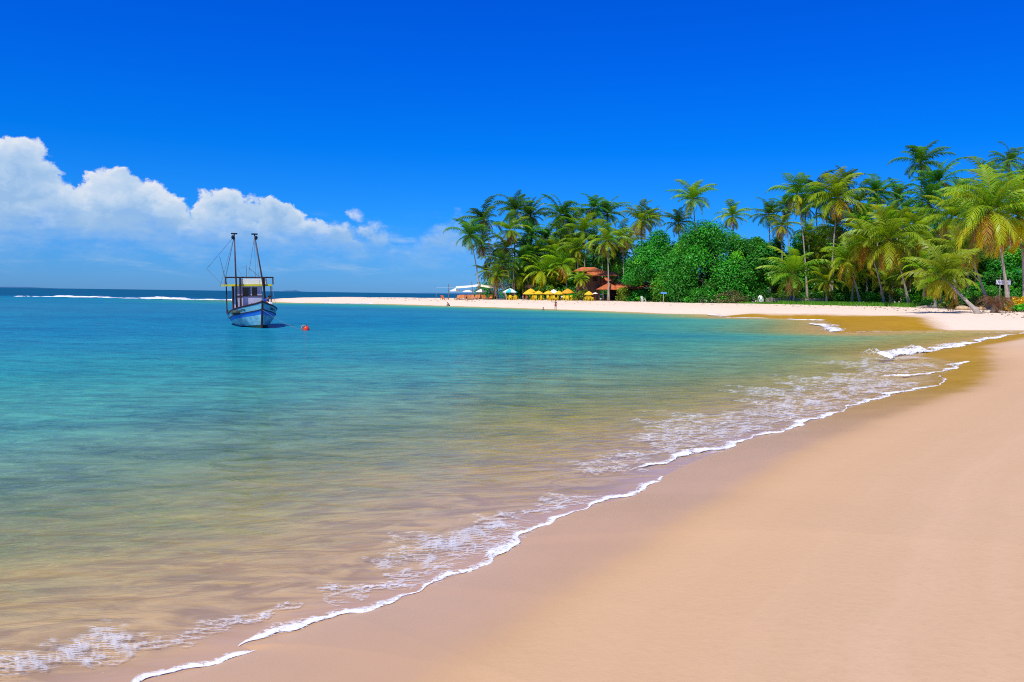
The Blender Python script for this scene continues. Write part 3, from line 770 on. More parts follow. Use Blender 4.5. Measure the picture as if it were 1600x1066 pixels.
# young palms of the shaded understory
for lab, d_, lst in (('young palm in the shaded undergrowth behind the yellow parasols', 197, ((812, 432, 24, 'm'), (838, 398, 26, 'g'), (866, 398, 28, 'm'), (884, 382, 26, 'm'), (824, 388, 24, 'g'))),
                     ('young palm among the trunks left of the turquoise parasol', 200, ((774, 402, 20, 'g'), (790, 388, 22, 'm'), (760, 424, 16, 'm'))),
                     ('young palm in the undergrowth behind the tiled roofs', 199, ((928, 380, 26, 'm'), (962, 398, 24, 'g'), (980, 384, 24, 'm'), (940, 398, 22, 'g'))),
                     ('young palm in the undergrowth left of the golden-skirted palm', 166, ((1262, 398, 24, 'm'), (1282, 380, 26, 'm'), (1268, 428, 22, 'm'), (1290, 408, 24, 'y'))),
                     ('young palm in the undergrowth behind the broad front palm', 152, ((1362, 420, 26, 'm'), (1378, 352, 28, 'm'), (1440, 344, 26, 'm'), (1402, 408, 28, 'm'), (1428, 398, 28, 'y'), (1330, 436, 22, 'y'), (1350, 346, 28, 'm'), (1392, 344, 28, 'm'), (1420, 350, 26, 'm'))),
                     ('young palm in the undergrowth behind the diagonal palm', 126, ((1500, 428, 26, 'y'), (1520, 370, 30, 'm'), (1466, 390, 30, 'm'), (1440, 420, 26, 'y'), (1510, 344, 30, 'm')))):
    for cx, cy, r_, k_ in lst:
        palm(cx, cy, cx + rnd.uniform(2, 8), d_ + rnd.uniform(-2, 4), r_ * 1.1, k_, lab, group='young palms in the understory', nuts=False, dryf=False, thick=.8)

# ------------------------------------------------------------------ broadleaf trees
LEAFC = [((.045, .235, .016), (.085, .33, .022)), ((.036, .18, .016), (.075, .27, .022)), ((.12, .40, .012), (.17, .44, .020))]
def leaf_cloud(lobes, nleaf, size, cols, seed, flat=.75):
    rr = random.Random(seed); mb = MB(); tone = []
    tot = sum(a * b * c for (_, (a, b, c)) in lobes) or 1
    for (cx, cy, cz), (a, b, c) in lobes:
        n = int(nleaf * (a * b * c) / tot) + 20
        tint = rr.uniform(.65, 1.3); col = cols if rr.random() > .12 else LEAFC[2]
        for _ in range(n):
            # points in the outer shell of the lobe, more on top
            while True:
                v = Vector((rr.gauss(0, 1), rr.gauss(0, 1), rr.gauss(.25, 1)))
                if v.length > .01: break
            v.normalize(); rad = rr.uniform(.62, 1.06) if rr.random() < .85 else rr.uniform(.2, .7)
            p = Vector((cx + v.x * a * rad, cy + v.y * b * rad, cz + v.z * c * rad))
            nrm = (v * .7 + Vector((rr.gauss(0, .45), rr.gauss(0, .45), rr.gauss(.45, .35)))).normalized()
            t1 = nrm.orthogonal().normalized(); ang = rr.uniform(0, 6.28)
            t1 = (Matrix.Rotation(ang, 3, nrm) @ t1); t2 = nrm.cross(t1)
            s = size * rr.uniform(.65, 1.3)
            c0 = cols[0] if rr.random() < .5 else cols[1]
            cc = tuple((x * .5 + y * .5) * tint * rr.uniform(.75, 1.25) for x, y in zip(col[0], col[1]))
            mb.add([p - t1 * s * .55, p + t2 * s * .30 - nrm * s * .06, p + t1 * s * .55 - nrm * s * .10, p - t2 * s * .30 - nrm * s * .06], [(0, 1, 2, 3)])
            tone += [cc] * 4
    return mb, tone
def make_lobes(w_, dpt, h, z0, n, seed, lob=(.11, .30)):
    """lobes over a dome w_ wide, dpt deep, h high starting at z0"""
    rr = random.Random(seed); L = []
    for i in range(n):
        a = i * 2.39996 + rr.uniform(-.3, .3); q = (i + .5) / n
        ph = math.acos(1 - 1.15 * q) if q < .9 else 1.6
        rx = math.sin(ph) * rr.uniform(.72, .92)
        r = rr.uniform(*lob)
        L.append(((math.cos(a) * rx * w_ / 2, math.sin(a) * rx * dpt / 2, z0 + h * (.08 + .78 * math.cos(ph) * rr.uniform(.85, 1.05))), (w_ * r * .62, dpt * r * .62, h * r * .75)))
    return L
def tree_parts(root, lobes, nleaf, size, cols, seed, th=.35, tall=None):
    mb, tone = leaf_cloud(lobes, int(nleaf * 2.5), size * 1.12, cols, seed)
    mb.build('crown', M['leaf'], root, tone=tone)
    rr = random.Random(seed + 5); tb = MB()
    zt = tall or min(l[0][2] for l in lobes) + 1.0
    tb.tube([(0, 0, -.3), (.1, .05, zt * .5), (.0, .1, zt)], [th * 1.5, th, th * .85], 8)
    for l in rr.sample(lobes, min(9, len(lobes))):
        c = Vector(l[0]); tb.tube([(0, .1, zt * .8), (c.x * .45, c.y * .45, zt + (c.z - zt) * .45 + .3), tuple(c)], [th * .6, th * .38, th * .12], 6)
    tb.build('trunk', M['bark'], root, smooth=True)
def btree(px, d, wpx, ytop, ybot, label, seed, n=34, nleaf=9000, size=.36, cols=None, group='broadleaf trees in the grove'):
    bp = G(px, d); sc = d / F
    w_ = wpx * sc; zt = D(px, ytop, d).z - bp.z; zb = max(.5, D(px, ybot, d).z - bp.z)
    root = empty('broadleaf_tree', bp, 0, label, 'tree', group)
    tree_parts(root, make_lobes(w_, w_ * .8, zt - zb, zb, n, seed), nleaf, size, cols or LEAFC[0], seed)
    return root
btree(1021, 176, 98, 366, 442, 'bright green broadleaf tree right of the tiled house, overhanging its lower roof', 101, n=40, nleaf=11000, cols=LEAFC[0])
btree(1108, 164, 150, 340, 462, 'biggest broadleaf tree, a dark round mass in the middle of the shore', 102, n=60, nleaf=18000, cols=LEAFC[0])
btree(1075, 170, 90, 362, 455, 'broadleaf tree wedged between the biggest one and the bright one by the house', 103, n=36, nleaf=9000, cols=LEAFC[1])
btree(1172, 160, 84, 366, 440, 'broadleaf tree at the right flank of the biggest one, above the white dome', 104, n=34, nleaf=9000, cols=LEAFC[1])
btree(1062, 169, 60, 420, 468, 'low leafy tree with boughs touching the sand left of the white dome', 105, n=26, nleaf=6000, cols=LEAFC[0])
btree(1262, 172, 110, 360, 455, 'broadleaf tree behind the slender palm trunk', 106, n=36, nleaf=9000, cols=LEAFC[0])
btree(1205, 175, 70, 372, 455, 'broadleaf tree behind the low spreading palm', 107, n=26, nleaf=6000, cols=LEAFC[1])
btree(1335, 172, 120, 372, 462, 'dark broadleaf tree in the back, behind the front palms with golden fronds', 108, n=34, nleaf=8000, cols=LEAFC[1])
btree(1440, 165, 130, 372, 462, 'dark broadleaf tree behind the broad front palm', 109, n=34, nleaf=8000, cols=LEAFC[1])
btree(1515, 132, 130, 396, 466, 'broadleaf tree behind the diagonal palm trunk', 110, n=36, nleaf=9000, size=.30, cols=LEAFC[0])
btree(1600, 126, 130, 376, 462, 'broadleaf tree behind the white sign at the right edge', 111, n=36, nleaf=9000, size=.30, cols=LEAFC[0])
btree(950, 202, 120, 392, 458, 'dark broadleaf tree behind the tiled house', 112, n=34, nleaf=7000, cols=LEAFC[1])
btree(842, 207, 110, 388, 462, 'dark broadleaf tree behind the yellow parasols', 113, n=34, nleaf=7000, cols=LEAFC[1])
btree(882, 210, 80, 360, 450, 'dark broadleaf tree hidden among the palms left of the house', 114, n=30, nleaf=5000, cols=LEAFC[1])
btree(1550, 160, 160, 330, 450, 'tall dark broadleaf tree far behind the biggest front palm', 115, n=36, nleaf=7000, cols=LEAFC[1])
btree(1385, 178, 120, 345, 450, 'tall dark broadleaf tree far behind the broad front palm', 116, n=34, nleaf=6000, cols=LEAFC[1])
btree(1300, 178, 90, 340, 450, 'tall dark broadleaf tree far behind the golden-skirted palm', 117, n=30, nleaf=6000, cols=LEAFC[1])
btree(1480, 172, 110, 335, 450, 'tall dark broadleaf tree below the highest palms', 118, n=32, nleaf=6000, cols=LEAFC[1])

for i, (px, d, wp, yt, lab) in enumerate([(805, 225, 120, 405, 'shadowy background tree far behind the seaward palms'), (900, 228, 130, 385, 'shadowy background tree far behind the left palm group'), (990, 225, 120, 395, 'shadowy background tree far behind the tiled roofs'),
        (1225, 205, 130, 385, 'shadowy background tree far behind the low spreading palm'), (1320, 200, 130, 365, 'shadowy background tree far behind the arching golden fronds'), (1410, 195, 130, 360, 'shadowy background tree far behind the twin leaning front trunks'), (1500, 190, 140, 350, 'shadowy background tree far behind the diagonal palm'), (1590, 185, 150, 345, 'shadowy background tree far behind the picture-edge palms'),
        (1360, 160, 90, 415, 'low dark tree filling the gap behind the front trunks'), (1470, 140, 90, 415, 'low dark tree filling the gap left of the diagonal trunk'), (1560, 124, 80, 420, 'low dark tree filling the gap behind the white sign'), (1250, 164, 80, 420, 'low dark tree behind the wooden fence'), (830, 202, 70, 425, 'low dark tree behind the wooden board'), (890, 200, 60, 425, 'low dark tree left of the house wall')]):
    btree(px, d, wp, yt, 468, lab, 140 + i, n=30, nleaf=5200, size=.42 if d > 150 else .32, cols=LEAFC[1])

# shrubs along the top of the beach
def shrub(px, d, wpx, hpx, label, seed, cols=LEAFC[0], n=12, nleaf=900, size=.26):
    bp = G(px, d); sc = d / F
    root = empty('shrub', bp, 0, label, 'shrub', 'shrubs along the top of the beach')
    lb = make_lobes(wpx * sc, wpx * sc * .8, hpx * sc, .1, n, seed, (.24, .36))
    mb, tone = leaf_cloud(lb, nleaf, size, cols, seed)
    mb.build('foliage', M['leaf'], root, tone=tone)
    st = MB(); rr = random.Random(seed)
    for k in range(5): 
        l = rr.choice(lb)[0]; st.tube([(0, 0, -.1), (l[0] * .5, l[1] * .5, l[2] * .6), l], [.05, .035, .015], 5)
    st.build('stem', M['bark'], root)
YG = ((.16, .27, .015), (.24, .32, .02)); YF = ((.62, .42, .01), (.70, .36, .01))
for i, (px, d, wp, hp, lab, cl) in enumerate([
    (911, 179, 24, 18, 'pale yellow-green shrub left of the lone yellow parasol', YG), (897, 181, 18, 12, 'small dark shrub left of the pale yellow-green shrub', LEAFC[0]), (975, 176, 26, 24, 'yellow-green shrub right of the lone yellow parasol', YG),
    (768, 193, 12, 10, 'little bright plant behind the wooden loungers', YG), (1024, 168, 9, 10, 'tiny bright plant left of the blue sign', YG),
    (1000, 176, 50, 18, 'dark low thicket under the right end of the tiled roofs', LEAFC[1]), (1100, 158, 60, 26, 'leafy skirt of shrubs below the biggest broadleaf tree', LEAFC[0]),
    (1140, 155, 44, 20, 'dry greyish shrub left of the person in white', ((.12, .13, .04), (.16, .15, .06))), (1482, 112, 24, 22, 'rounded bush with a yellow-lit top left of the diagonal trunk', ((.10, .17, .02), (.20, .24, .02))),
    (1453, 124, 28, 18, 'dark bush left of the rounded yellow-lit bush', LEAFC[1]), (1520, 108, 26, 20, 'low dark bush with yellowish top right of the diagonal trunk', ((.06, .13, .02), (.20, .24, .02))),
    (1428, 136, 34, 20, 'bright green weedy shrub at the foot of the broad front palm', LEAFC[2]), (1572, 98, 30, 16, 'green strappy plant under the yellow-flowered bush', YG), (1594, 96, 36, 24, 'bush covered in yellow and orange leaves at the right edge', YF),
    (1596, 94, 30, 12, 'low green plant below the yellow bush at the right edge', LEAFC[2]), (1350, 150, 60, 22, 'dark undergrowth shrub behind the pale thin trunks', LEAFC[1]), (1230, 158, 60, 20, 'dark undergrowth shrub behind the wooden fence', LEAFC[1]),
    (1545, 118, 40, 36, 'leafy bush behind the dried brown fronds', LEAFC[0]), (1500, 122, 50, 30, 'dark bush behind the yellowish boulders', LEAFC[1]), (858, 192, 60, 24, 'dark thicket behind the yellow parasols', LEAFC[1]), (1180, 158, 50, 24, 'dark thicket behind the white dome', LEAFC[1]), (1400, 150, 60, 26, 'dark thicket behind the broad front palm', LEAFC[1]), (815, 196, 36, 26, 'dark thicket behind the turquoise parasol', LEAFC[1]), (895, 190, 50, 22, 'dark thicket under the golden palm left of the house', LEAFC[1]), (1295, 152, 50, 22, 'dark thicket behind the short bushy palm', LEAFC[1])]):
    shrub(px, d, wp, hp, lab, 200 + i, cl, n=12 if wp < 40 else 22, nleaf=900 if wp < 40 else 2200, size=.24 if d < 130 else .32)

# grass at the edge of the grove
mb = MB(); tone = []; rr = random.Random(5)
for i in range(24000):
    px = rr.uniform(1120, 1450); d0 = 157.5 - (px - 1100) * .088
    dd = d0 + abs(rr.gauss(0, 4.5)) + rr.uniform(-1.2, 0) * (1 + math.sin(px * .13))
    if px < 1180 and rr.random() < .6: continue
    p = D(px, 470, dd)
    h = rr.uniform(.25, .85) * (1 if px > 1215 else .6); a = rr.uniform(0, 6.28); wv = .05
    mb.add([(p.x - wv * math.cos(a), p.y - wv * math.sin(a), 0), (p.x + wv * math.cos(a), p.y + wv * math.sin(a), 0), (p.x + .2 * h * math.sin(a * 3), p.y + .2 * h * math.cos(a * 3), h)], [(0, 1, 2)])
    g_ = rr.uniform(.7, 1.3); tone += [(.13 * g_, .33 * g_, .025 * g_)] * 3
X = np.array([v[0] for v in mb.v]); Y = np.array([v[1] for v in mb.v])
Z = terrain_z(poly_sd(X, Y, land), X, Y)
mb.v = [(v[0], v[1], v[2] + z - .03) for v, z in zip(mb.v, Z)]
tag(mb.build('beach_grass', M['leaf'], tone=tone), kind='stuff')
# wrack: dry seaweed and bits left on the sand by the tide
mb = MB(); rr = random.Random(9)
for i in range(900):
    px = rr.uniform(560, 1640); fr = rr.random()
    d = {0: 0}.get(1) or (205 - (px - 640) * .085 if px < 1200 else 157 - (px - 1200) * .155)
    d = d - rr.uniform(.5, 26) * (1 if rr.random() < .5 else .35) * (d / 150)
    p = D(px, 470, d); s = poly_sd(np.array([p.x]), np.array([p.y]), land)[0]
    if s < 5: continue
    z = float(terrain_z(np.array([s]), np.array([p.x]), np.array([p.y]))[0])
    L = rr.uniform(.08, .5); mb.box((p.x, p.y, z + .015), (L, rr.uniform(.06, .2), rr.uniform(.03, .08)), (0, 0, rr.uniform(0, 3)), .5)
tag(mb.build('seaweed_wrack', simple('seaweed', (.13, .08, .05), .9, .4)), kind='stuff')

# ------------------------------------------------------------------ fishing boat
def loft(mb, rows, mi):
    """rows of points -> quads; mi[k] material of the strip between column k and k+1"""
    n = len(rows[0]); o = len(mb.v)
    for r in rows: mb.v += [tuple(p) for p in r]
    for i in range(len(rows) - 1):
        for k in range(n - 1):
            a = o + i * n + k
            mb.f.append((a, a + 1, a + n + 1, a + n)); mb.mi.append(mi[k])
M['aqua'] = simple('aqua_hull_paint', (.20, .50, .57), .45, .35, 2.5)
M['aqua_top'] = simple('aqua_upper_paint', (.16, .45, .53), .45, .18, 3)
M['stripe'] = simple('blue_stripe_paint', (.015, .17, .60), .4, .15, 3)
M['weed'] = simple('waterline_weed', (.02, .07, .05), .8, .4, 6)
M['mauve_shade'] = simple('shaded_cabin_paint', (.50, .49, .60), .55, .10, 2)  # mauve shade of the roof overhang put into the cabin paint
M['creamboard'] = simple('cream_board', (.90, .86, .66), .6, .10, 2)
m, t = mat('cream_board')
nb_ = t.noise(t.n('ShaderNodeTexCoord').outputs['Object'], 3, 4, .6); cb_ = t.ramp(nb_, [(.3, (.92, .88, .68)), (.7, (.95, .93, .78))])
out(t, t.n('ShaderNodeMixShader', _0=.12, _1=t.n('ShaderNodeBsdfDiffuse', Color=cb_).outputs[0], _2=t.n('ShaderNodeBsdfTranslucent', Color=cb_).outputs[0]).outputs[0]); M['creamboard'] = m
M['ytrim'] = simple('yellow_trim', (.72, .62, .02), .5, .12, 3)
M['brownpaint'] = simple('brown_paint', (.055, .025, .022), .5, .3, 4)
stem = P(409, 513, 0)
LOS = math.atan2(stem.x, stem.y)
BR = -LOS + R(9)
boat = empty('fishing_boat', (0, 0, 0), BR, 'small blue and aqua wooden fishing boat with two dark derrick poles, anchored bow-on', 'boat')
HL = 9.0
bow_off = Euler((0, 0, BR)).to_matrix() @ Vector((0, -4.5, 0))
boat.location = (stem.x - bow_off.x, stem.y - bow_off.y, 0)
boat.rotation_euler = (0, R(-1.2), BR)
def hull_sec(t):
    b = 1.62 * (1 - max(0, 1 - t / .42) ** 2.3) if t < .42 else 1.62 - .42 * ((t - .42) / .58) ** 2
    h = 1.86 - 1.0 * min(1, t / .6) ** .75 + .22 * max(0, (t - .6) / .4) ** 2
    y0 = -4.5 - .35 * 0 + HL * t
    return max(b, .035), h, y0
def hull_pt(t, q, sgn):
    """q: 0 keel .. 1 gunwale"""
    b, h, y = hull_sec(t)
    z = -.55 + (h + .55) * q
    prof = (.10 + .90 * (1 - (1 - min(1, q)) ** 2.4)) * (.80 + .20 * q)
    rake = -.55 * max(0, 1 - t / .25) * max(0, z) / 1.86
    return Vector((sgn * b * prof, y + rake, z))
qs = [0, .15, .28, .34, .42, .50, .58, .63, .64, .775, .80, .86, .93, .98, 1.0]
mi = [4, 4, 4, 0, 0, 0, 0, 0, 2, 5, 1, 1, 1, 3]
hb = MB()
for sgn in (-1, 1):
    rows = [[hull_pt(i / 26, q, sgn) for q in qs] for i in range(27)]
    if sgn > 0: rows = [list(r) for r in rows]
    loft(hb, rows, mi)
# transom
b_ = [hull_pt(1, q, -1) for q in qs]; c_ = [hull_pt(1, q, 1) for q in qs]
loft(hb, [b_, c_], mi)
hull = hb.build('hull', [M['aqua'], M['aqua_top'], M['stripe'], M['brownpaint'], M['weed'], M['bluepaint']], boat, smooth=False)
dk = MB()
rows = []
for i in range(1, 27):
    p = hull_pt(i / 26, .80 if i > 6 else .86, 1); rows.append([Vector((-p.x * .97, p.y, p.z)), Vector((0, p.y, p.z + .06)), Vector((p.x * .97, p.y, p.z))])
loft(dk, rows, [0, 0]); dk.build('deck', M['grey_wood'], boat)
gw = MB()
for sgn in (-1, 1):
    gw.tube([hull_pt(i / 26, 1.0, sgn) + Vector((0, 0, .02)) for i in range(27)], .055, 6)
gw.build('gunwale', M['brownpaint'], boat)
rr_ = MB()
for q in (.785,):
    for sgn in (-1, 1):
        rr_.tube([hull_pt(i / 26, q, sgn) + Vector((sgn * .015, 0, 0)) for i in range(27)], .035, 6)
rr_.build('rub_rail', M['brownpaint'], boat)
st = MB().tube([hull_pt(0, 0, 1) + Vector((-.03, -.02, 0)), hull_pt(0, .4, 1) + Vector((-.03, -.05, 0)), hull_pt(0, 1, 1) + Vector((-.03, -.05, .10))], [.07, .075, .07], 6)
st.build('stem_post', M['brownpaint'], boat)
# worn dark lettering on the upper strake of both bows
lt = MB(); rl = random.Random(3)
for sgn, t0, nn, dt in ((-1, .135, 9, .0165), (1, .10, 7, .016)):
    for k in range(nn):
        if k == 5: continue
        t = t0 + k * dt
        for tt, q0, q1 in ((t, .845, .925), (t + dt * .55, .845 + .03 * (k % 2), .925)):
            a = hull_pt(tt, q0, sgn); b = hull_pt(tt, q1, sgn); e = hull_pt(tt + .004, q0, sgn); g = hull_pt(tt + .004, q1, sgn); o = Vector((sgn * .012, -.008, 0))
            lt.add([a + o, e + o, g + o, b + o], [(0, 1, 2, 3)])
        qm = rl.choice((.85, .88, .915)); a = hull_pt(t, qm, sgn); b = hull_pt(t, qm + .014, sgn); e = hull_pt(t + dt * .6, qm, sgn); g = hull_pt(t + dt * .6, qm + .014, sgn)
        lt.add([a + o, e + o, g + o, b + o], [(0, 1, 2, 3)])
lt.build('lettering', M['black'], hull)
# wheelhouse: front at y=-1.2, centre a little to starboard as in the photo
cx0 = -.28; cw = 1.72; yF, yB = -1.25, 1.9; zD, zR = .95, 2.98
wh = MB()
wh.box((cx0, yF, 1.61), (cw, .06, 1.34))                                        # lower front panel
wh.box((cx0, yF, 2.93), (cw, .06, .10))
for x in (cx0 - cw / 2 + .17, cx0 + .11, cx0 + cw / 2 - .16): wh.box((x, yF, 2.58), (.34 if x < cx0 else (.09 if x < cx0 + .3 else .32), .06, .60))
for sx in (-1, 1):
    wh.box((cx0 + sx * (cw / 2 - .03), (yF + yB) / 2, 1.48), (.06, yB - yF - .07, 1.06))
    wh.box((cx0 + sx * (cw / 2 - .03), (yF + yB) / 2, 2.85), (.06, yB - yF - .07, .26))
    for y in (yF + .35, .3, yB - .25): wh.box((cx0 + sx * (cw / 2 - .03), y, 2.37), (.06, .42, .70))
wh.box((cx0, yB, 1.95), (cw, .06, 2.06))
cab = wh.build('wheelhouse', M['mauve_shade'], boat)
for x, w_ in ((cx0 - .27, .40), (cx0 + .37, .44)):
    MB().box((x, yF + .05, 2.58), (w_, .02, .60)).build('window', M['glass'], cab)
MB().box((cx0, yF - .045, 2.24), (cw + .06, .05, .08)).build('ledge', M['brownpaint'], cab)
rf = MB().box((cx0 + .02, .55, 3.02), (3.02, 4.0, .07)).build('roof', M['white'], boat)
yt = MB(); yt.box((cx0 + .02, -1.48, 3.03), (3.06, .05, .14)); yt.box((cx0 - 1.51, .55, 3.03), (.05, 3.96, .14)); yt.box((cx0 + 1.55, .55, 3.03), (.05, 3.96, .14))
yt.build('yellow_trim', M['ytrim'], rf)
cb = MB(); cb.box((cx0 + .30, -1.36, 3.31), (1.92, .05, .40)); cb.box((cx0 - .95, -1.30, 3.31), (.12, .05, .40))
cb.build('name_board', M['creamboard'], rf)
fr_ = MB()
yf = -1.26
fr_.box((cx0 + .02, yf, 3.60), (3.42, .10, .10)); 
for x in (cx0 - 1.64, cx0 + 1.68): fr_.box((x, yf, 3.32), (.08, .08, .48))
fr_.build('top_rail', M['brownpaint'], boat)
def post(x, y, z0, z1, r=.04, mt='brownpaint', nm='post'):
    MB().tube([(x, y, z0), (x, y, z1)], r, 6).build(nm, M[mt], boat)
for x, y in ((cx0 - 1.22, -1.40), (cx0 - 1.02, -.3), (cx0 - 1.20, 2.3)): post(x, y, .80, 3.0, .045)
for x, y in ((cx0 + 1.50, -1.40), (cx0 + 1.40, 2.3)): post(x, y, .8, 3.0, .04)
for x in (cx0 - .70, cx0 + .98): post(x, -1.64, .85, 3.56, .07)
# derricks
for (x0, x1, nm) in ((cx0 - .98, cx0 - 1.03, 'a'), (cx0 + 1.16, cx0 + .38, 'b')):
    dr = MB().tube([(x0, -1.75, .85), (x0 * .6 + x1 * .4, -1.75, 3.4), (x1, -1.72, 6.70)], [.07, .06, .04], 8).build('derrick', M['brownpaint'], boat, smooth=True)
    bl = MB().box((x1, -1.72, 6.74), (.42, .14, .10)).ball((x1 - .10 if nm == 'a' else x1 + .1, -1.75, 6.48), (.12, .07, .16), 8)
    bl.build('pulley_block', M['black'], dr)
rg = MB()
def wire(a, b, r=.012, sag=0.0):
    a, b = Vector(a), Vector(b); rg.tube([a.lerp(b, i / 6) + Vector((0, 0, -sag * math.sin(math.pi * i / 6))) for i in range(7)], r, 4, False)
TL, TR = (cx0 - 1.03, -1.72, 6.55), (cx0 + .38, -1.72, 6.6)
wire(TL, (cx0 - 2.0, -1.0, 3.0)); wire(TL, (cx0 - 1.4, 2.3, 3.0)); wire(TL, (cx0 - 2.75, .5, 4.25), .014); wire((cx0 - 2.75, .5, 4.25), (cx0 - 1.70, -.2, 3.0), .014)
wire(TL, (cx0 - 1.55, .5, 3.0)); wire(TR, (cx0 + .95, 2.2, 3.0)); wire(TR, (cx0 - .05, -1.4, 3.9), .014); wire((cx0 - .05, -1.4, 4.3), (cx0 + .9, -1.3, 3.5), .016); wire(TR, (.0, -4.7, 1.95), .010, .05); wire((cx0 - .5, -1.4, 3.6), (cx0 - .75, .5, 4.7), .014)
wire((.0, -5.0, 1.3), (2.6, -6.6, -.2), .014, .15); wire((cx0 + 1.55, -1.5, 3.0), (1.35, -2.6, 1.45), .012)
rg.build('rigging', M['rope'], boat)
an = MB(); an.tube([(cx0 - 1.50, -.9, 2.98), (cx0 - 1.66, -.9, 3.6), (cx0 - 1.98, -.9, 5.1)], [.03, .03, .015], 5); an.build('aerial', M['rope'], boat); an = MB(); an.tube([(cx0 + .02, .3, 3.0), (cx0 + .02, .3, 4.55)], [.035, .02], 5); an.tube([(cx0 - .30, .3, 4.38), (cx0 + .06, .3, 4.42)], [.015, .015], 4)
an.build('aerial', M['rope'], boat)
nt_ = MB(); rn = random.Random(4)
for k in range(8): nt_.ball((cx0 - 1.02 + rn.uniform(-.3, .3), -1.9 + rn.uniform(-.9, .5), 1.02 + rn.uniform(0, .18)), (.26, .28, .16), 8, .25, k)
tag(nt_.build('net_heap', M['net']), 'dark heap of nets on the boat\'s side deck under the roof posts', 'net')
bpy.data.objects['net_heap'].location = boat.location; bpy.data.objects['net_heap'].rotation_euler = boat.rotation_euler
cv_ = MB().ball((0, 0, 0), (.62, .75, .24), 14, .06, 2); o = cv_.build('tarpaulin', M['white_cloth'], smooth=True)
mB = Matrix.LocRotScale(boat.location, boat.rotation_euler.to_quaternion() if hasattr(boat.rotation_euler, 'to_quaternion') else None, None)
o.location = mB @ Vector((-.16, -2.55, 1.42)); o.rotation_euler = boat.rotation_euler; tag(o, 'white tarpaulin mound on the boat\'s foredeck before the wheelhouse', 'tarpaulin')
bo = MB(); bo.lathe((0, 0, 0), [(.045, 0), (.05, .02), (.05, .17), (.02, .22), (.02, .27)], 8)
for k, (x, c, lab) in enumerate(((.02, 'black', 'small dark bottle on the foredeck by the wheelhouse panel'), (.30, 'redpl', 'small red can on the foredeck by the wheelhouse panel'))):
    q = bo.build('bottle' if k == 0 else 'can', M[c], smooth=True); q.location = mB @ Vector((cx0 + x, -1.75, 1.28)); q.scale = (1.6, 1.6, 1.6); tag(q, lab, 'bottle' if k == 0 else 'can')

# buoy
bp = P(477.5, 516.2, 0)
by = empty('mooring_buoy', bp, R(20), 'round red mooring buoy floating right of the fishing boat', 'buoy', sc=.8)
MB().lathe((0.04, 0, 0), [(.05, -.25), (.20, -.2), (.27, -.05), (.28, .1), (.23, .26), (.12, .36), (.05, .38)], 16).build('float', M['redpl'], by, smooth=True)
MB().tube([(.04 + .32 * math.cos(a) * .55 - .22, .0 - .12, .12 + .30 * math.sin(a)) for a in [i * math.pi / 6 for i in range(13)]], .05, 6).build('ring', M['grey_wood'], by, smooth=True)
MB().tube([(.04, 0, .36), (.08, 0, .47), (.13, 0, .38)], .025, 6).build('eye', M['black'], by, smooth=True)

# ------------------------------------------------------------------ people
def body_mesh(name, J, mt, parent, skinr=1.0, sub=1):
    """J: joints (name -> (pos, radius, parent)); one continuous skinned surface"""
    me = bpy.data.meshes.new(name); names = list(J); ix = {n: i for i, n in enumerate(names)}
    me.from_pydata([J[n][0] for n in names], [(ix[J[n][2]], ix[n]) for n in names if J[n][2]], [])
    o = bpy.data.objects.new(name, me); COL.objects.link(o); o.parent = parent
    md = o.modifiers.new('Skin', 'SKIN')
    lay = me.skin_vertices[0].data if me.skin_vertices else None
    if lay is None:
        bm = bmesh.new(); bm.from_mesh(me); bm.verts.layers.skin.verify(); bm.to_mesh(me); bm.free(); lay = me.skin_vertices[0].data
    for n in names:
        r = J[n][1]; lay[ix[n]].radius = (r, r) if not isinstance(r, tuple) else r
        lay[ix[n]].use_root = J[n][2] is None
    md.use_smooth_shade = True
    s_ = o.modifiers.new('Subsurf', 'SUBSURF'); s_.levels = sub; s_.render_levels = sub
    me.materials.append(mt)
    return o
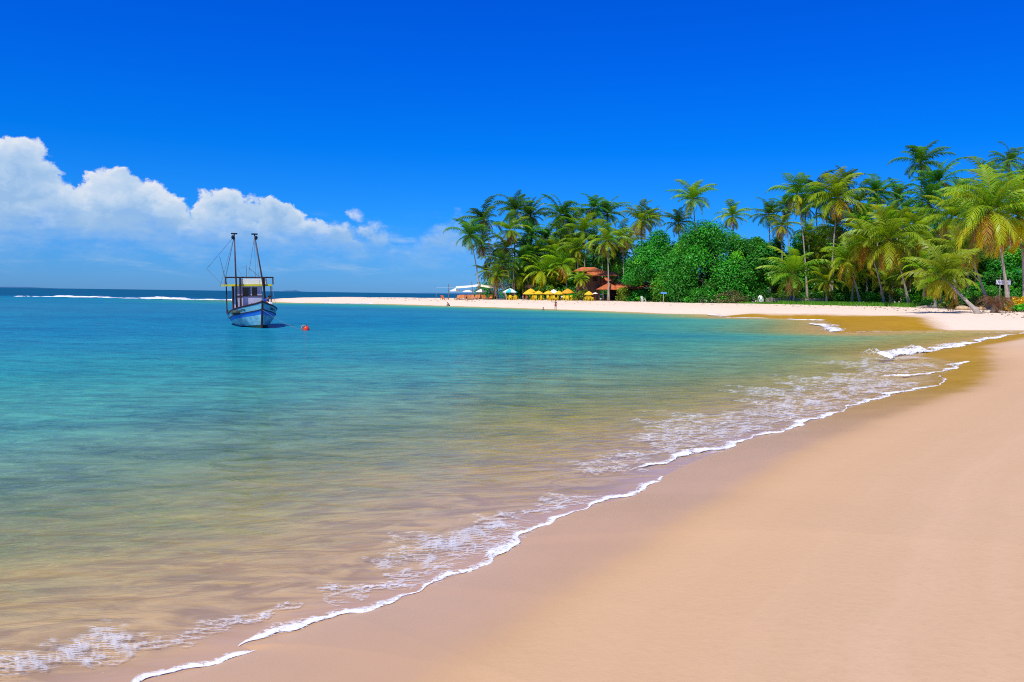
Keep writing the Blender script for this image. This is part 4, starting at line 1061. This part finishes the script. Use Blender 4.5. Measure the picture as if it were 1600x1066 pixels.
def person(loc, rz, label, pose, skin='tan_skin', shirt=None, shorts='dark_cloth', group=None, h=1.7, hair='hair', cat='person'):
    """pose: dict of joint overrides on a standing figure facing -Y"""
    root = empty('person', loc, rz, label, cat, group, sc=h / 1.7)
    V = {'pelvis': (0, 0, .92), 'waist': (0, 0, 1.05), 'chest': (0, 0, 1.26), 'neck': (0, 0, 1.43), 'chin': (0, -.03, 1.50), 'head': (0, -.02, 1.60), 'crown': (0, 0, 1.665)}
    for s, n in ((-1, 'r'), (1, 'l')):
        V.update({'sh' + n: (s * .17, 0, 1.38), 'el' + n: (s * .23, .02, 1.11), 'wr' + n: (s * .25, -.05, .87), 'pa' + n: (s * .25, -.07, .80),
                  'hip' + n: (s * .09, 0, .88), 'kn' + n: (s * .10, -.01, .48), 'an' + n: (s * .10, .02, .08), 'to' + n: (s * .11, -.15, .03)})
    V.update(pose)
    Rr = {'pelvis': .125, 'waist': .115, 'chest': .135, 'neck': .055, 'chin': .065, 'head': .088, 'crown': .06, 'sh': .062, 'el': .042, 'wr': .028, 'pa': .036, 'hip': .085, 'kn': .058, 'an': .038, 'to': .03}
    par = {'pelvis': None, 'waist': 'pelvis', 'chest': 'waist', 'neck': 'chest', 'chin': 'neck', 'head': 'chin', 'crown': 'head', 'sh': 'chest', 'el': 'sh', 'wr': 'el', 'pa': 'wr', 'hip': 'pelvis', 'kn': 'hip', 'an': 'kn', 'to': 'an'}
    J = {}
    for n, p in V.items():
        k = n if n in Rr else n[:-1]; sfx = '' if n in Rr else n[-1]
        pr = par[k]; pr = None if pr is None else (pr if pr in ('chest', 'pelvis') else (pr + sfx if sfx else pr))
        J[n] = (Vector(p), Rr[k], pr)
    for n in ('r', 'l'):                                     # five unequal fingers off the palm
        pa, wr = Vector(V['pa' + n]), Vector(V['wr' + n]); d = (pa - wr).normalized(); sd_ = d.cross(Vector((0, 1, 0)) if abs(d.y) < .8 else Vector((0, 0, 1))).normalized(); nn = d.cross(sd_)
        for i, (o_, L) in enumerate(((-.027, .062), (-.009, .078), (.009, .084), (.027, .075))):
            J['f%d%s' % (i, n)] = (pa + d * .03 + nn * o_ * 1.1, .009, 'pa' + n)
            J['g%d%s' % (i, n)] = (pa + d * (.03 + L) + nn * o_ * 1.3 + sd_ * .012, .008, 'f%d%s' % (i, n))
        J['t0' + n] = (pa + nn * -.045 - d * .01, .010, 'pa' + n); J['t1' + n] = (pa + nn * -.06 + d * .035, .008, 't0' + n)
    body_mesh('body', J, M[skin], root)
    def clothes(nm, joints, grow, mt):
        K = {}
        for n in joints:
            p = J[n][2]; K[n] = (J[n][0], J[n][1] * grow + .006, p if p in K else None)
        body_mesh(nm, K, M[mt], root)
    if shirt:
        clothes('shirt', ['chest', 'waist', 'pelvis', 'shr', 'shl'] if False else ['chest', 'shr', 'shl'], 1.10, shirt) if False else None
        K = {'chest': (J['chest'][0], .150, None), 'waist': (J['waist'][0], .130, 'chest'), 'pelvis': (J['pelvis'][0] * .6 + J['waist'][0] * .4, .133, 'waist'), 'neckline': (J['chest'][0] * .35 + J['neck'][0] * .65, .075, 'chest')}
        for n in 'rl':
            K['sh' + n] = (J['sh' + n][0], .078, 'chest'); K['el' + n] = (J['sh' + n][0] * .35 + J['el' + n][0] * .65, .062, 'sh' + n)
        body_mesh('shirt', K, M[shirt], root)
    if shorts:
        K = {'pelvis': (J['pelvis'][0] + Vector((0, 0, .02)), .138, None)}
        for n in 'rl':
            K['hip' + n] = (J['hip' + n][0], .100, 'pelvis'); K['kn' + n] = (J['hip' + n][0] * .45 + J['kn' + n][0] * .55, .082, 'hip' + n)
        body_mesh('shorts', K, M[shorts], root)
    hd = J['head'][0]; dv = (J['crown'][0] - J['chin'][0]).normalized()
    hm = MB().ball(tuple(hd + dv * .035 + Vector((0, .022, 0))), (.092, .098, .092), 12, .03, 1)
    hm.build('hair', M[hair], root, smooth=True)
    fw = Vector((hd.x, hd.y, 0)) * 0 + Vector((0, -1, 0))
    for s in (-1, 1): MB().ball(tuple(hd + Vector((s * .032, -.082, .005))), (.012, .008, .008), 6).build('eye', M['black'], root)
    MB().ball(tuple(hd + Vector((0, -.095, -.02))), (.013, .016, .022), 6).build('nose', M[skin], root)
    for s in (-1, 1): MB().ball(tuple(hd + Vector((s * .088, .0, -.01))), (.012, .022, .032), 6).build('ear', M[skin], root)
    MB().box(tuple(hd + Vector((0, -.082, -.055))), (.045, .012, .010)).build('mouth', M['redbrown'], root)
    return root
SIT = {'pelvis': (0, 0, .12), 'waist': (0, .0, .25), 'chest': (0, -.03, .46), 'neck': (0, -.05, .63), 'chin': (0, -.08, .70), 'head': (0, -.07, .80), 'crown': (0, -.05, .865),
       'shr': (-.17, -.03, .58), 'shl': (.17, -.03, .58), 'elr': (-.22, -.10, .33), 'ell': (.22, -.10, .33), 'wrr': (-.16, -.32, .25), 'wrl': (.16, -.32, .25), 'par': (-.14, -.38, .23), 'pal': (.14, -.38, .23),
       'hipr': (-.09, -.02, .10), 'hipl': (.09, -.02, .10), 'knr': (-.12, -.44, .14), 'knl': (.12, -.44, .14), 'anr': (-.12, -.48, -.28), 'anl': (.12, -.48, -.28), 'tor': (-.12, -.62, -.33), 'tol': (.12, -.62, -.33)}
BEND = dict(SIT); BEND.update({'waist': (0, -.05, .24), 'chest': (0, -.20, .42), 'neck': (0, -.32, .55), 'chin': (0, -.42, .58), 'head': (0, -.45, .66), 'crown': (0, -.43, .73), 'shr': (-.17, -.24, .50), 'shl': (.17, -.24, .50), 'elr': (-.24, -.36, .27), 'ell': (.24, -.36, .27), 'wrr': (-.15, -.52, .16), 'wrl': (.15, -.52, .16), 'par': (-.12, -.58, .13), 'pal': (.12, -.58, .13)})
person(mB @ Vector((.42, -2.75, 1.50)), BR + R(62), 'person in a blue shirt sitting bent forward on the boat\'s bow', BEND, 'tan_skin', 'blue_cloth', 'dark_cloth', h=1.75)
bg_ = MB().ball((0, 0, .16), (.20, .17, .22), 10, .12, 6); o = bg_.build('white_bag', M['white_cloth'], smooth=True); o.location = mB @ Vector((.86, -2.95, 1.46)); tag(o, 'white bundle beside the seated person on the boat\'s bow', 'bag')
WALK = {'knr': (-.10, -.16, .50), 'anr': (-.10, -.12, .09), 'tor': (-.10, -.28, .05), 'knl': (.10, .04, .48), 'anl': (.10, .26, .12), 'tol': (.10, .14, .03), 'ell': (.22, -.10, 1.13), 'wrl': (.22, -.28, .95), 'pal': (.22, -.34, .92), 'elr': (-.22, .14, 1.12), 'wrr': (-.24, .16, .88), 'par': (-.24, .16, .81)}
def GP(px, py, z0=None):
    z = .05
    for k in range(12):                                      # first ground hit along the line of sight, stepping away from the water
        p = P(px, py, z); g = max(ground(p.x, p.y), 0)
        if g >= z: break
        z -= .02
    return Vector((p.x, p.y, g))
person(GP(729, 477.2), R(-75), 'person walking along the wet sand in front of the white parasols', WALK, 'tan_skin', None, 'dark_cloth', h=1.75)
ARM = {'elr': (-.44, -.02, 1.36), 'wrr': (-.66, -.08, 1.44), 'par': (-.73, -.09, 1.46), 'ell': (.25, .03, 1.14), 'wrl': (.20, -.14, .98), 'pal': (.17, -.19, .95)}
person(GP(868, 485.3), R(8), 'person at the water\'s edge with one arm stretched out to the side', ARM, 'tan_skin', None, 'red_cloth', h=1.78)
LOW = {k: (v[0], v[1], v[2] - .45) for k, v in SIT.items()}
person(P(848.5, 484.5, -.10), R(30), 'bather sitting in the shallows with only the head and shoulders above water', {k: (v[0], v[1], v[2] - .38) for k, v in SIT.items()}, 'tan_skin', None, 'dark_cloth')
KNE = {k: (v[0], v[1], v[2]) for k, v in BEND.items()}
person(P(702, 478.0, .12), R(-70), 'person crouching at the waterline at the far left of the parasol beach', KNE, 'tan_skin', None, 'dark_cloth')
person(G(1163, 157), R(10), 'person in a white top standing at the grove edge beside the reddish board', {}, 'tan_skin', 'white_cloth', 'bluepaint', h=1.7)

# ------------------------------------------------------------------ beach bar furniture
def parasol(px, d, ytop, yrim, wpx, mt, label, group, flat=False, mt2=None):
    sc = d / F; bp = G(px, d); zt = D(px, ytop, d).z - bp.z; zr = D(px, yrim, d).z - bp.z; r = wpx * sc / 2
    root = empty('beach_parasol', bp, rnd.uniform(0, 1), label, 'parasol', group)
    MB().tube([(0, 0, -.3), (0, 0, zt + .06)], .035, 6).build('pole', M['pole'], root)
    mb = MB(); n = 8; vs = [(0, 0, zt)]
    for ring, (rr2, dz) in enumerate(((.5, (zt - zr) * (.40 if not flat else .5)), (1.0, zt - zr), (1.0, zt - zr + .14))):
        for k in range(n * 2):
            a = math.pi * k / n; sag = 1 if k % 2 == 0 else .955
            vs.append((r * rr2 * sag * math.cos(a), r * rr2 * sag * math.sin(a), zt - dz - (0 if k % 2 == 0 else -.0)))
    N2 = n * 2; fs = [(0, 1 + k, 1 + (k + 1) % N2) for k in range(N2)]; ids = [(k // 2) % 2 if mt2 else 0 for k in range(N2)]
    for rg_ in range(2):
        for k in range(N2):
            a = 1 + rg_ * N2 + k; b = 1 + rg_ * N2 + (k + 1) % N2
            fs.append((a, a + N2, b + N2, b)); ids.append((k // 2) % 2 if mt2 else 0)
    mb.v = vs; mb.f = fs; mb.mi = ids
    mb.build('canopy', [M[mt], M[mt2 or mt]], root)
    return root
for px, d, yt_, yr, wp, lab in ((711, 196, 450.6, 454.6, 17, 'white square-topped parasol nearest the brown pole, leftmost of three'), (731, 195, 451.4, 455.6, 17, 'white parasol in the middle of the row of three above the loungers'), (751.5, 194, 451.6, 455.8, 17, 'white parasol nearest the grove, last of the row of three')):
    parasol(px, d, yt_, yr, wp, 'canvas', lab, 'white parasols over the wooden loungers', True)
parasol(797, 188, 450.4, 456.5, 23, 'turq', 'turquoise and white parasol at the end of the shade sail', 'parasols of the beach bar', mt2='canvas')
for px, d, yt_, yr, wp, mt_, lab in ((829, 189, 450.8, 456.6, 19, 'yellow', 'yellow parasol half hidden behind the leftmost yellow one'), (826, 185, 452.8, 459.2, 19, 'yellow', 'leftmost yellow parasol, overlapping another just behind it'), (841.5, 185, 454.0, 459.0, 16, 'yellow', 'small yellow parasol second from the left in the yellow row'), (856.5, 185, 454.0, 459.2, 17, 'yellow', 'yellow parasol just left of the white one in the yellow row'),
        (873, 184, 454.2, 459.4, 16, 'yellow', 'yellow parasol just right of the white one in the yellow row'), (887, 184, 451.0, 458.0, 22, 'orange', 'biggest golden-orange parasol at the right end of the yellow row'), (920, 174, 454.8, 460.0, 15, 'yellow', 'lone yellow parasol standing apart in front of the tiled house')):
    parasol(px, d, yt_, yr, wp, mt_, lab, 'yellow parasols of the beach bar')
parasol(865, 188, 452.0, 458.0, 17, 'canvas', 'white parasol between two yellow ones in the row', 'parasols of the beach bar')
parasol(930, 173.5, 457.0, 458.4, 8, 'canvas', 'tiny white flat parasol touching the lone yellow one', 'parasols of the beach bar', True)
# shade sails
def sail(px0, y0, px1, y1, d, sagpx, mt_, label, dep=3.2):
    sc = d / F; mb = MB(); n = 12; vs = []; fs = []
    for j in range(5):
        for i in range(n + 1):
            q = i / n; p = D(px0 + (px1 - px0) * q, y0 + (y1 - y0) * q + sagpx * math.sin(math.pi * q), d)
            v = j / 4
            vs.append((p.x, p.y + dep * v, p.z + (v - .3) * .55 - .2 * math.sin(math.pi * v)))
    for j in range(4):
        for i in range(n):
            a = j * (n + 1) + i; fs.append((a, a + 1, a + n + 2, a + n + 1))
    mb.add(vs, fs); o = mb.build('shade_sail', M[mt_], smooth=True)
    md = o.modifiers.new('Solidify', 'SOLIDIFY'); md.thickness = .02
    tag(o, label, 'shade sail', 'shade sails over the loungers'); return o
sail(711, 449.6, 750, 445.8, 194, .6, 'canvas', 'white shade sail stretched over the three white parasols')
sail(750.5, 446.6, 799, 445.6, 192, 3.2, 'cream', 'sagging cream shade sail between the white sail and the turquoise parasol')
def bpole(px, y0, d, lean, label, mt_='pole', r=.09):
    bp = G(px, d); tp = D(px + lean, y0, d); o = MB().tube([(0, 0, -.3), tuple((tp - bp) * .5), tuple(tp - bp)], [r, r * .9, r * .8], 7).build('pole', M[mt_]); o.name = 'wooden_pole'; o.location = bp
    tag(o, label, 'pole', 'poles of the beach bar')
bpole(701, 444, 196, 0, 'brown pole standing alone left of the white parasols'); bpole(739, 440, 194, -2, 'dark slanting pole in the middle of the white parasols'); bpole(746.5, 446, 194, 0, 'dark pole holding the joint of the two shade sails'); bpole(772, 448, 190, 1, 'pole under the cream shade sail right of the loungers'); bpole(801, 440, 188, 0, 'pole holding the grove end of the cream sail')
wl = MB(); a, b = D(682, 449.5, 196), D(711, 449.8, 194); wl.tube([a.lerp(b, i / 5) for i in range(6)], .012, 4)
bpole(681.5, 448, 196, 0, 'thin pale net post at the far left end of the bar', 'grey_wood', .03)
# volleyball-like line from the thin post to the sails
tag(wl.build('rope_line', M['white']), 'thin pale line strung from the net post to the white shade sail', 'rope')
# loungers
def lounger_mesh():
    mb = MB(); mb.box((0, -.25, .30), (.62, 1.3, .05)); mb.box((0, .62, .58), (.62, .08, .80), (R(-38), 0, 0))
    for x in (-.27, .27):
        for y in (-.8, .3): mb.box((x, y, .14), (.06, .06, .28))
        mb.box((x, .8, .42), (.05, .05, .84), (R(20), 0, 0))
    o = mb.build('sun_lounger', M['deckwood']); me = o.data; bpy.data.objects.remove(o); return me
lm = lounger_mesh()
for px, d, lab in ((694.5, 192, 'wooden lounger lying apart left of the brown pole'), (714.5, 191, 'wooden lounger at the foot of the leftmost white parasol'), (718, 193, 'second wooden lounger right of the leftmost white parasol'), (723, 192, 'wooden lounger ending the first cluster under the white parasols'), (734, 192, 'wooden lounger left in the cluster under the middle white parasol'), (738, 191, 'orange lounger centred in the cluster at the slanting pole'), (742, 190, 'wooden lounger right of the slanting pole'), (746, 191, 'wooden lounger under the joint of the two sails'),
        (757, 190, 'wooden lounger left in the last cluster under the white parasols'), (761, 189, 'pale-backed lounger in the last cluster under the white parasols'), (765, 190, 'wooden lounger closing the last cluster beside the bright plant'), (730, 189, 'wooden lounger nearest the water behind the walking person')):
    o = bpy.data.objects.new('sun_lounger', lm); COL.objects.link(o); o.location = G(px, d); o.rotation_euler = (0, 0, R(rnd.uniform(-35, 60))); o.scale = (1.25,) * 3; tag(o, lab, 'sun lounger', 'wooden loungers under the white parasols')
def chair_mesh(mt_):
    mb = MB(); mb.box((0, 0, .42), (.5, .5, .05)); mb.box((0, .25, .68), (.5, .05, .50), (R(-8), 0, 0))
    for x in (-.22, .22):
        mb.box((x, 0, .62), (.05, .46, .04))
        for y in (-.21, .21): mb.box((x, y, .21), (.06, .06, .42))
    o = mb.build('c', M[mt_]); me = o.data; bpy.data.objects.remove(o); return me
cm = chair_mesh('yplastic')
spots = [(793, 'left of the turquoise parasol pole'), (797.5, 'right under the turquoise parasol'), (803, 'right of the turquoise parasol'), (807, 'at the right end of the turquoise parasol group'), (832, 'left of the table under the leftmost yellow parasol'), (836, 'right of the table under the leftmost yellow parasol'), (844, 'under the second yellow parasol'), (847.5, 'pulled out under the second yellow parasol'), (857, 'left under the yellow parasol beside the white one'), (861, 'right under the yellow parasol beside the white one'),
         (866, 'below the white parasol of the yellow row'), (870, 'below the white parasol, turned away'), (882, 'left under the biggest golden parasol'), (887, 'centred under the biggest golden parasol'), (893, 'right under the biggest golden parasol'), (933 - 18, 'left of the lone yellow parasol pole'), (921, 'centred under the lone yellow parasol'), (926, 'right of the lone yellow parasol pole')]
for i, (px, wtxt) in enumerate(spots):
    o = bpy.data.objects.new('plastic_chair', cm); COL.objects.link(o); dd = (186 if px < 910 else 181.5) - (px - 790) * .06 - (i % 2) * 1.1; o.location = G(px, dd); o.rotation_euler = (0, 0, rnd.uniform(0, 6.28)); o.scale = (1.25,) * 3
    tag(o, 'yellow plastic chair ' + wtxt, 'chair', 'yellow plastic chairs of the beach bar')
tb = MB().box((0, 0, .72), (.8, .8, .05))
for x in (-.34, .34):
    for y in (-.34, .34): tb.box((x, y, .35), (.06, .06, .70))
o = tb.build('c', M['yplastic']); tm_ = o.data; bpy.data.objects.remove(o)
for px, wtxt in ((800, 'under the turquoise parasol'), (834, 'under the leftmost yellow parasol'), (859, 'under the yellow parasol left of the white one'), (890, 'under the biggest golden parasol'), (923, 'under the lone yellow parasol')):
    o = bpy.data.objects.new('plastic_table', tm_); COL.objects.link(o); o.location = G(px, (186 if px < 910 else 181.5) - (px - 790) * .06 - .3); o.scale = (1.15,) * 3; tag(o, 'yellow plastic table ' + wtxt, 'table', 'yellow plastic tables of the beach bar')
for px, d, lab, sh_, rz in ((817, 183, 'seated sunbather between the turquoise and yellow parasols', None, 20), (823, 184, 'seated person in red beside the leftmost yellow parasol', 'red_cloth', -30), (864, 182.5, 'seated sunbather below the white parasol of the yellow row', None, 30), (878, 182, 'seated person in white left of the biggest golden parasol', 'white_cloth', -20)):
    g = G(px, d); g.z += .34
    person(g, R(rz), lab, SIT, 'skin', sh_, 'dark_cloth', 'people seated at the beach bar')
    o = bpy.data.objects.new('beach_stool', None); bpy.data.objects.remove(o)
    sm_ = MB(); sm_.box((0, 0, .36), (.45, .45, .06))
    for x in (-.18, .18):
        for y in (-.18, .18): sm_.box((x, y, .17), (.05, .05, .34))
    o = sm_.build('beach_stool', M['pole']); o.location = G(px, d); tag(o, 'low wooden stool under the ' + lab.split(' b')[0].split(' left')[0].split(' below')[0] + (' by the yellow parasols' if px in (817, 823) else ' farther right'), 'stool', 'stools of the beach bar')
# menu board on two posts behind the parasols
bd = empty('wooden_board', G(826, 194), 0, 'weathered wooden board on two posts behind the leftmost yellow parasol', 'sign')
zt = D(826, 445, 194).z - bd.location.z
MB().box((0, -.06, zt - .45), (1.75, .06, .85)).build('panel', M['wood'], bd)
for x in (-.8, .8): MB().box((x, 0, zt / 2), (.10, .08, zt + .1)).build('post', M['pole'], bd)
# white plastic chair, blue sign, low posts
wm = chair_mesh('white')
o = bpy.data.objects.new('plastic_chair', wm); COL.objects.link(o); o.location = G(1005, 172); o.rotation_euler = (0, 0, 1.9); o.scale = (1.5, 1.5, 1.3); tag(o, 'white plastic chair alone in front of the dark veranda', 'chair')
sg = empty('sign_post', G(1036.5, 160), R(6), 'pale post carrying a small light blue board before the broadleaf trees', 'sign')
zt = D(1036, 457, 160).z - sg.location.z
MB().tube([(0, 0, -.3), (0, 0, zt)], .09, 7).build('post', M['grey_wood'], sg); MB().box((0, -.12, zt - .12), (1.25, .06, .34)).build('board', M['signblue'], sg)
for k, px in enumerate((904, 909.5, 914)):
    p = G(px, 180); o = MB().tube([(0, 0, -.2), (.02, 0, .95 - .1 * k)], .10, 7).build('short_post', M['grey_wood']); o.location = p
    tag(o, ('pale short post, left of three before the house shrubs', 'pale short post, middle of three before the house shrubs', 'pale short post, right of three before the house shrubs')[k], 'post', 'short posts before the house')

# ------------------------------------------------------------------ tiled house
HD = 182; sc = HD / F
hp = G(945, HD); hz = hp.z
house = empty('beach_house', hp, 0, 'low house with stepped terracotta tile roofs half hidden among palms and trees', 'house')
def hx(px): return D(px, 470, HD).x - hp.x
def hzz(px, py): return D(px, py, HD).z - hz
def gable_roof(x0, x1, y0, y1, ze, zr, over=0, ridge='x', thick=.14, nm='roof', hip=.0):
    mb = MB()
    if ridge == 'x':
        ym = (y0 + y1) / 2; h = hip * (x1 - x0)
        vs = [(x0, y0, ze), (x1, y0, ze), (x1, y1, ze), (x0, y1, ze), (x0 + h, ym, zr), (x1 - h, ym, zr)]
        fs = [(0, 1, 5, 4), (1, 2, 5), (2, 3, 4, 5), (3, 0, 4)]
    else:
        xm = (x0 + x1) / 2; h = hip * (y1 - y0)
        vs = [(x0, y0, ze), (x1, y0, ze), (x1, y1, ze), (x0, y1, ze), (xm, y0 + h, zr), (xm, y1 - h, zr)]
        fs = [(0, 1, 4), (1, 2, 5, 4), (2, 3, 5), (3, 0, 4, 5)]
    lo = [(x, y, z - thick) for x, y, z in vs[:4]]
    mb.add(vs + lo, fs + [(1, 0, 6, 7), (2, 1, 7, 8), (3, 2, 8, 9), (0, 3, 9, 6), (6, 9, 8, 7)])
    return mb.build(nm, M['terracotta'], house)
gable_roof(hx(896), hx(943), -1.0, 6.0, hzz(915, 423.5), hzz(915, 417.0), hip=.28)
gable_roof(hx(912), hx(962), -2.4, 1.6, hzz(930, 430.0), hzz(930, 424.2), hip=.12)
r3 = gable_roof(hx(931), hx(966), -4.0, 3.0, hzz(948, 452), hzz(948, 442.0), ridge='y', hip=.12)
gable_roof(hx(938), hx(958), 1.0, 5.5, hzz(948, 446), hzz(948, 433.5), hip=.1)
gable_roof(hx(957), hx(1003), -3.4, 3.8, hzz(980, 450), hzz(980, 440.8), hip=.08)
gable_roof(hx(1003.5), hx(1042), -2.6, 3.8, hzz(1010, 448), hzz(1010, 440.0), hip=.1)
MB().box(((hx(900) + hx(940)) / 2, 3.0, hzz(920, 424) / 2), (hx(938) - hx(902), 4.0, hzz(920, 424) - .1)).build('wall', M['wall'], house)
MB().box(((hx(958) + hx(1038)) / 2, 2.6, hzz(980, 450) / 2), (hx(1036) - hx(945), 1.0, hzz(980, 450) - .2)).build('wall', M['dark'], house)  # near-black wall: shade of the veranda put into its colour
for px in (934, 948, 962, 976, 990, 1004, 1018, 1032):
    MB().tube([(hx(px), -3.0 if px < 1003 else -2.2, -.2), (hx(px), -3.0 if px < 1003 else -2.2, hzz(px, 450.8))], .11, 7).build('veranda_post', M['wood'], house)
for px in (908, 930):
    w_ = MB().box((hx(px), .94, hzz(px, 436)), (1.1, .1, 1.0)).build('window', M['dark'], house)
MB().box((hx(984), -2.6, .45), (hx(1000) - hx(966), .08, .9)).build('balustrade', M['wood'], house)

# ------------------------------------------------------------------ right side: fence, dome, drum, boards, sign, rocks
fn = empty('picket_fence', G(1240, 151), 0, 'low weathered picket fence behind the grass and the low spreading palm', 'fence')
o_ = Vector(fn.location); pk = MB(); rl_ = MB(); rr = random.Random(8); last = None
for k in range(46):
    px = 1197 + k * 2.05; g = G(px, 152.5 - (px - 1200) * .05) - o_
    h = rr.uniform(1.05, 1.4); pk.box((g.x, g.y, g.z + h / 2), (.12, .03, h), (0, rr.uniform(-.05, .05), 0))
    if last is not None and k % 5 == 0:
        for z in (.4, .95): rl_.tube([(last.x, last.y + .05, last.z + z), (g.x, g.y + .05, g.z + z)], .035, 5)
        last = g
    if last is None: last = g
pk.build('pickets', M['grey_wood'], fn); rl_.build('rail', M['grey_wood'], fn)
dm = empty('white_dome', G(1188, 156), 0, 'white egg-shaped dome standing at the edge of the grove behind the grass', 'dome')
MB().lathe((0, 0, 0), [(.52, 0), (.66, .25), (.68, .6), (.58, 1.05), (.40, 1.40), (.2, 1.62), (.05, 1.7)], 20).build('shell', M['white'], dm, smooth=True)
lg = MB()
for k in range(6): lg.ball((.62 * math.cos(k), .62 * math.sin(k) , .08), .13, 8)
lg.build('foot', M['white'], dm, smooth=True)
dr = empty('drum', G(1176.5, 157), 0, 'black drum with white round markings left of the white dome', 'drum')
MB().lathe((0, 0, 0), [(.30, 0), (.33, .05), (.33, 1.0), (.36, 1.04), (.36, 1.1), (.30, 1.12)], 16).build('body', M['black'], dr, smooth=True)
rg2 = MB(); rg2.tube([(.20 * math.cos(a), -.35, 1.0 - .02 + .18 * math.sin(a)) for a in [i * math.pi / 6 for i in range(13)]], .06, 6); rg2.ball((-.03, -.38, .28), (.24, .06, .20), 10)
rg2.build('marking', M['white'], dr, smooth=True)
bx = MB(); bx.box((0, 0, .60), (.8, .12, 1.2)); bx.box((0, -.075, .60), (.62, .03, .9)); o = bx.build('reddish_board', M['redbrown']); o.location = G(1156.5, 157.5); tag(o, 'reddish brown board standing left of the person in white', 'board')
bb = MB().ball((0, 0, 0), .27, 12); o = bb.build('blue_ball', M['bluepaint'], smooth=True); 
bl_ = empty('blue_ball_post', G(1236, 150.6), 0, 'bright blue ball on a short post in front of the picket fence', 'ball on post'); o.parent = bl_; o.location = (0, 0, 1.30); o.name = 'ball'  # plain blue ball raised on a post, gives no light
MB().tube([(0, 0, -.2), (0, 0, 1.08)], .05, 6).build('post', M['dark'], bl_)
# white sign on two posts
p = G(1567, 103); sn_ = empty('white_sign', p, R(-4), 'long white board with faded blue lettering on posts at the right edge', 'sign')
zc = D(1566, 441.5, 103).z - p.z; wS = 22 * 103 / F
pn = MB().box((-.1, -.10, zc), (wS, .05, 7.2 * 103 / F), (0, R(3), 0)).build('panel', M['white'], sn_)
for x in (-.45, wS / 2 - .2): MB().tube([(x, 0, -.2), (x, 0, zc + (.5 if x > 0 else .9))], .075, 7).build('post', M['grey_wood'], sn_)
lt = MB(); rr = random.Random(12); x = -wS / 2 + .15
while x < wS / 2 - .35:
    if rr.random() < .88:
        lt.box((x, -.135, zc - (x + .1) * .05), (.035, .01, .22)); lt.box((x + .05, -.135, zc - (x + .1) * .05 + rr.choice((-.09, 0, .09))), (.06, .01, .035))
    x += .125
lt.build('lettering', M['lettering'], pn)
# dried palm fronds heaped at the right
rr = random.Random(77); mb = MB(); tone = []
for i in range(70):
    a = rr.uniform(0, 6.28); hgt = rr.uniform(.9, 2.3)
    frond(mb, tone, a, rr.uniform(-.2, .9), rr.uniform(1.4, 2.4), rr.uniform(1.6, 2.6), Vector((0, 0, 0)), lerp2(((.20, .085, .045), (.26, .12, .07)), ((.36, .20, .10), (.22, .10, .06)), rr.random()), rr, nl=14, wid=.09, hang=1.5, base=(rr.uniform(-1.0, 1.0), rr.uniform(-.6, .6), hgt * .75), lmax=.22)
dh = empty('dried_frond_heap', G(1557, 91), 0, 'shaggy heap of reddish brown dried palm fronds on the sand below the white sign', 'palm fronds')
mb.build('fronds', M['frond'], dh, tone=tone); MB().tube([(-.2, 0, -.2), (-.1, 0, 1.0), (.1, 0, 1.9)], [.45, .36, .2], 8).build('stump', M['bark'], dh)
# yellow-orange strappy leaves in the bush beside it are part of that bush; boulders
for k, (px, d, r, lab) in enumerate(((1504, 104, .75, 'yellowish boulder left of the diagonal trunk\'s foot'), (1522, 103, .62, 'yellowish boulder just behind the diagonal trunk\'s foot'), (1534, 102, .50, 'pinkish boulder touching the dried fronds'), (1512, 106, .5, 'small yellowish boulder between two bigger ones'))):
    o = MB().ball((0, 0, .15), (r * 1.2, r * .9, r * .55), 14, .10, k + 3).build('boulder', M['rock'], smooth=True); o.location = G(px, d); tag(o, lab, 'boulder', 'yellowish boulders at the grove edge')
for k, (px, d, L, rz, lab) in enumerate(((1365, 137, 7.0, .05, 'long pale fallen log on the sand by the broad front palm'), (1460, 120, 5.0, -.2, 'low grey driftwood log left of the diagonal palm'))):
    o = MB().tube([(-L / 2, 0, .1), (-L / 6, .1, .2), (L / 6, -.05, .16), (L / 2, .1, .08)], [.08, .16, .18, .07], 8).build('driftwood_log', M['grey_wood'], smooth=True); o.location = G(px, d); o.rotation_euler = (0, 0, rz); tag(o, lab, 'log', 'driftwood at the grove edge')
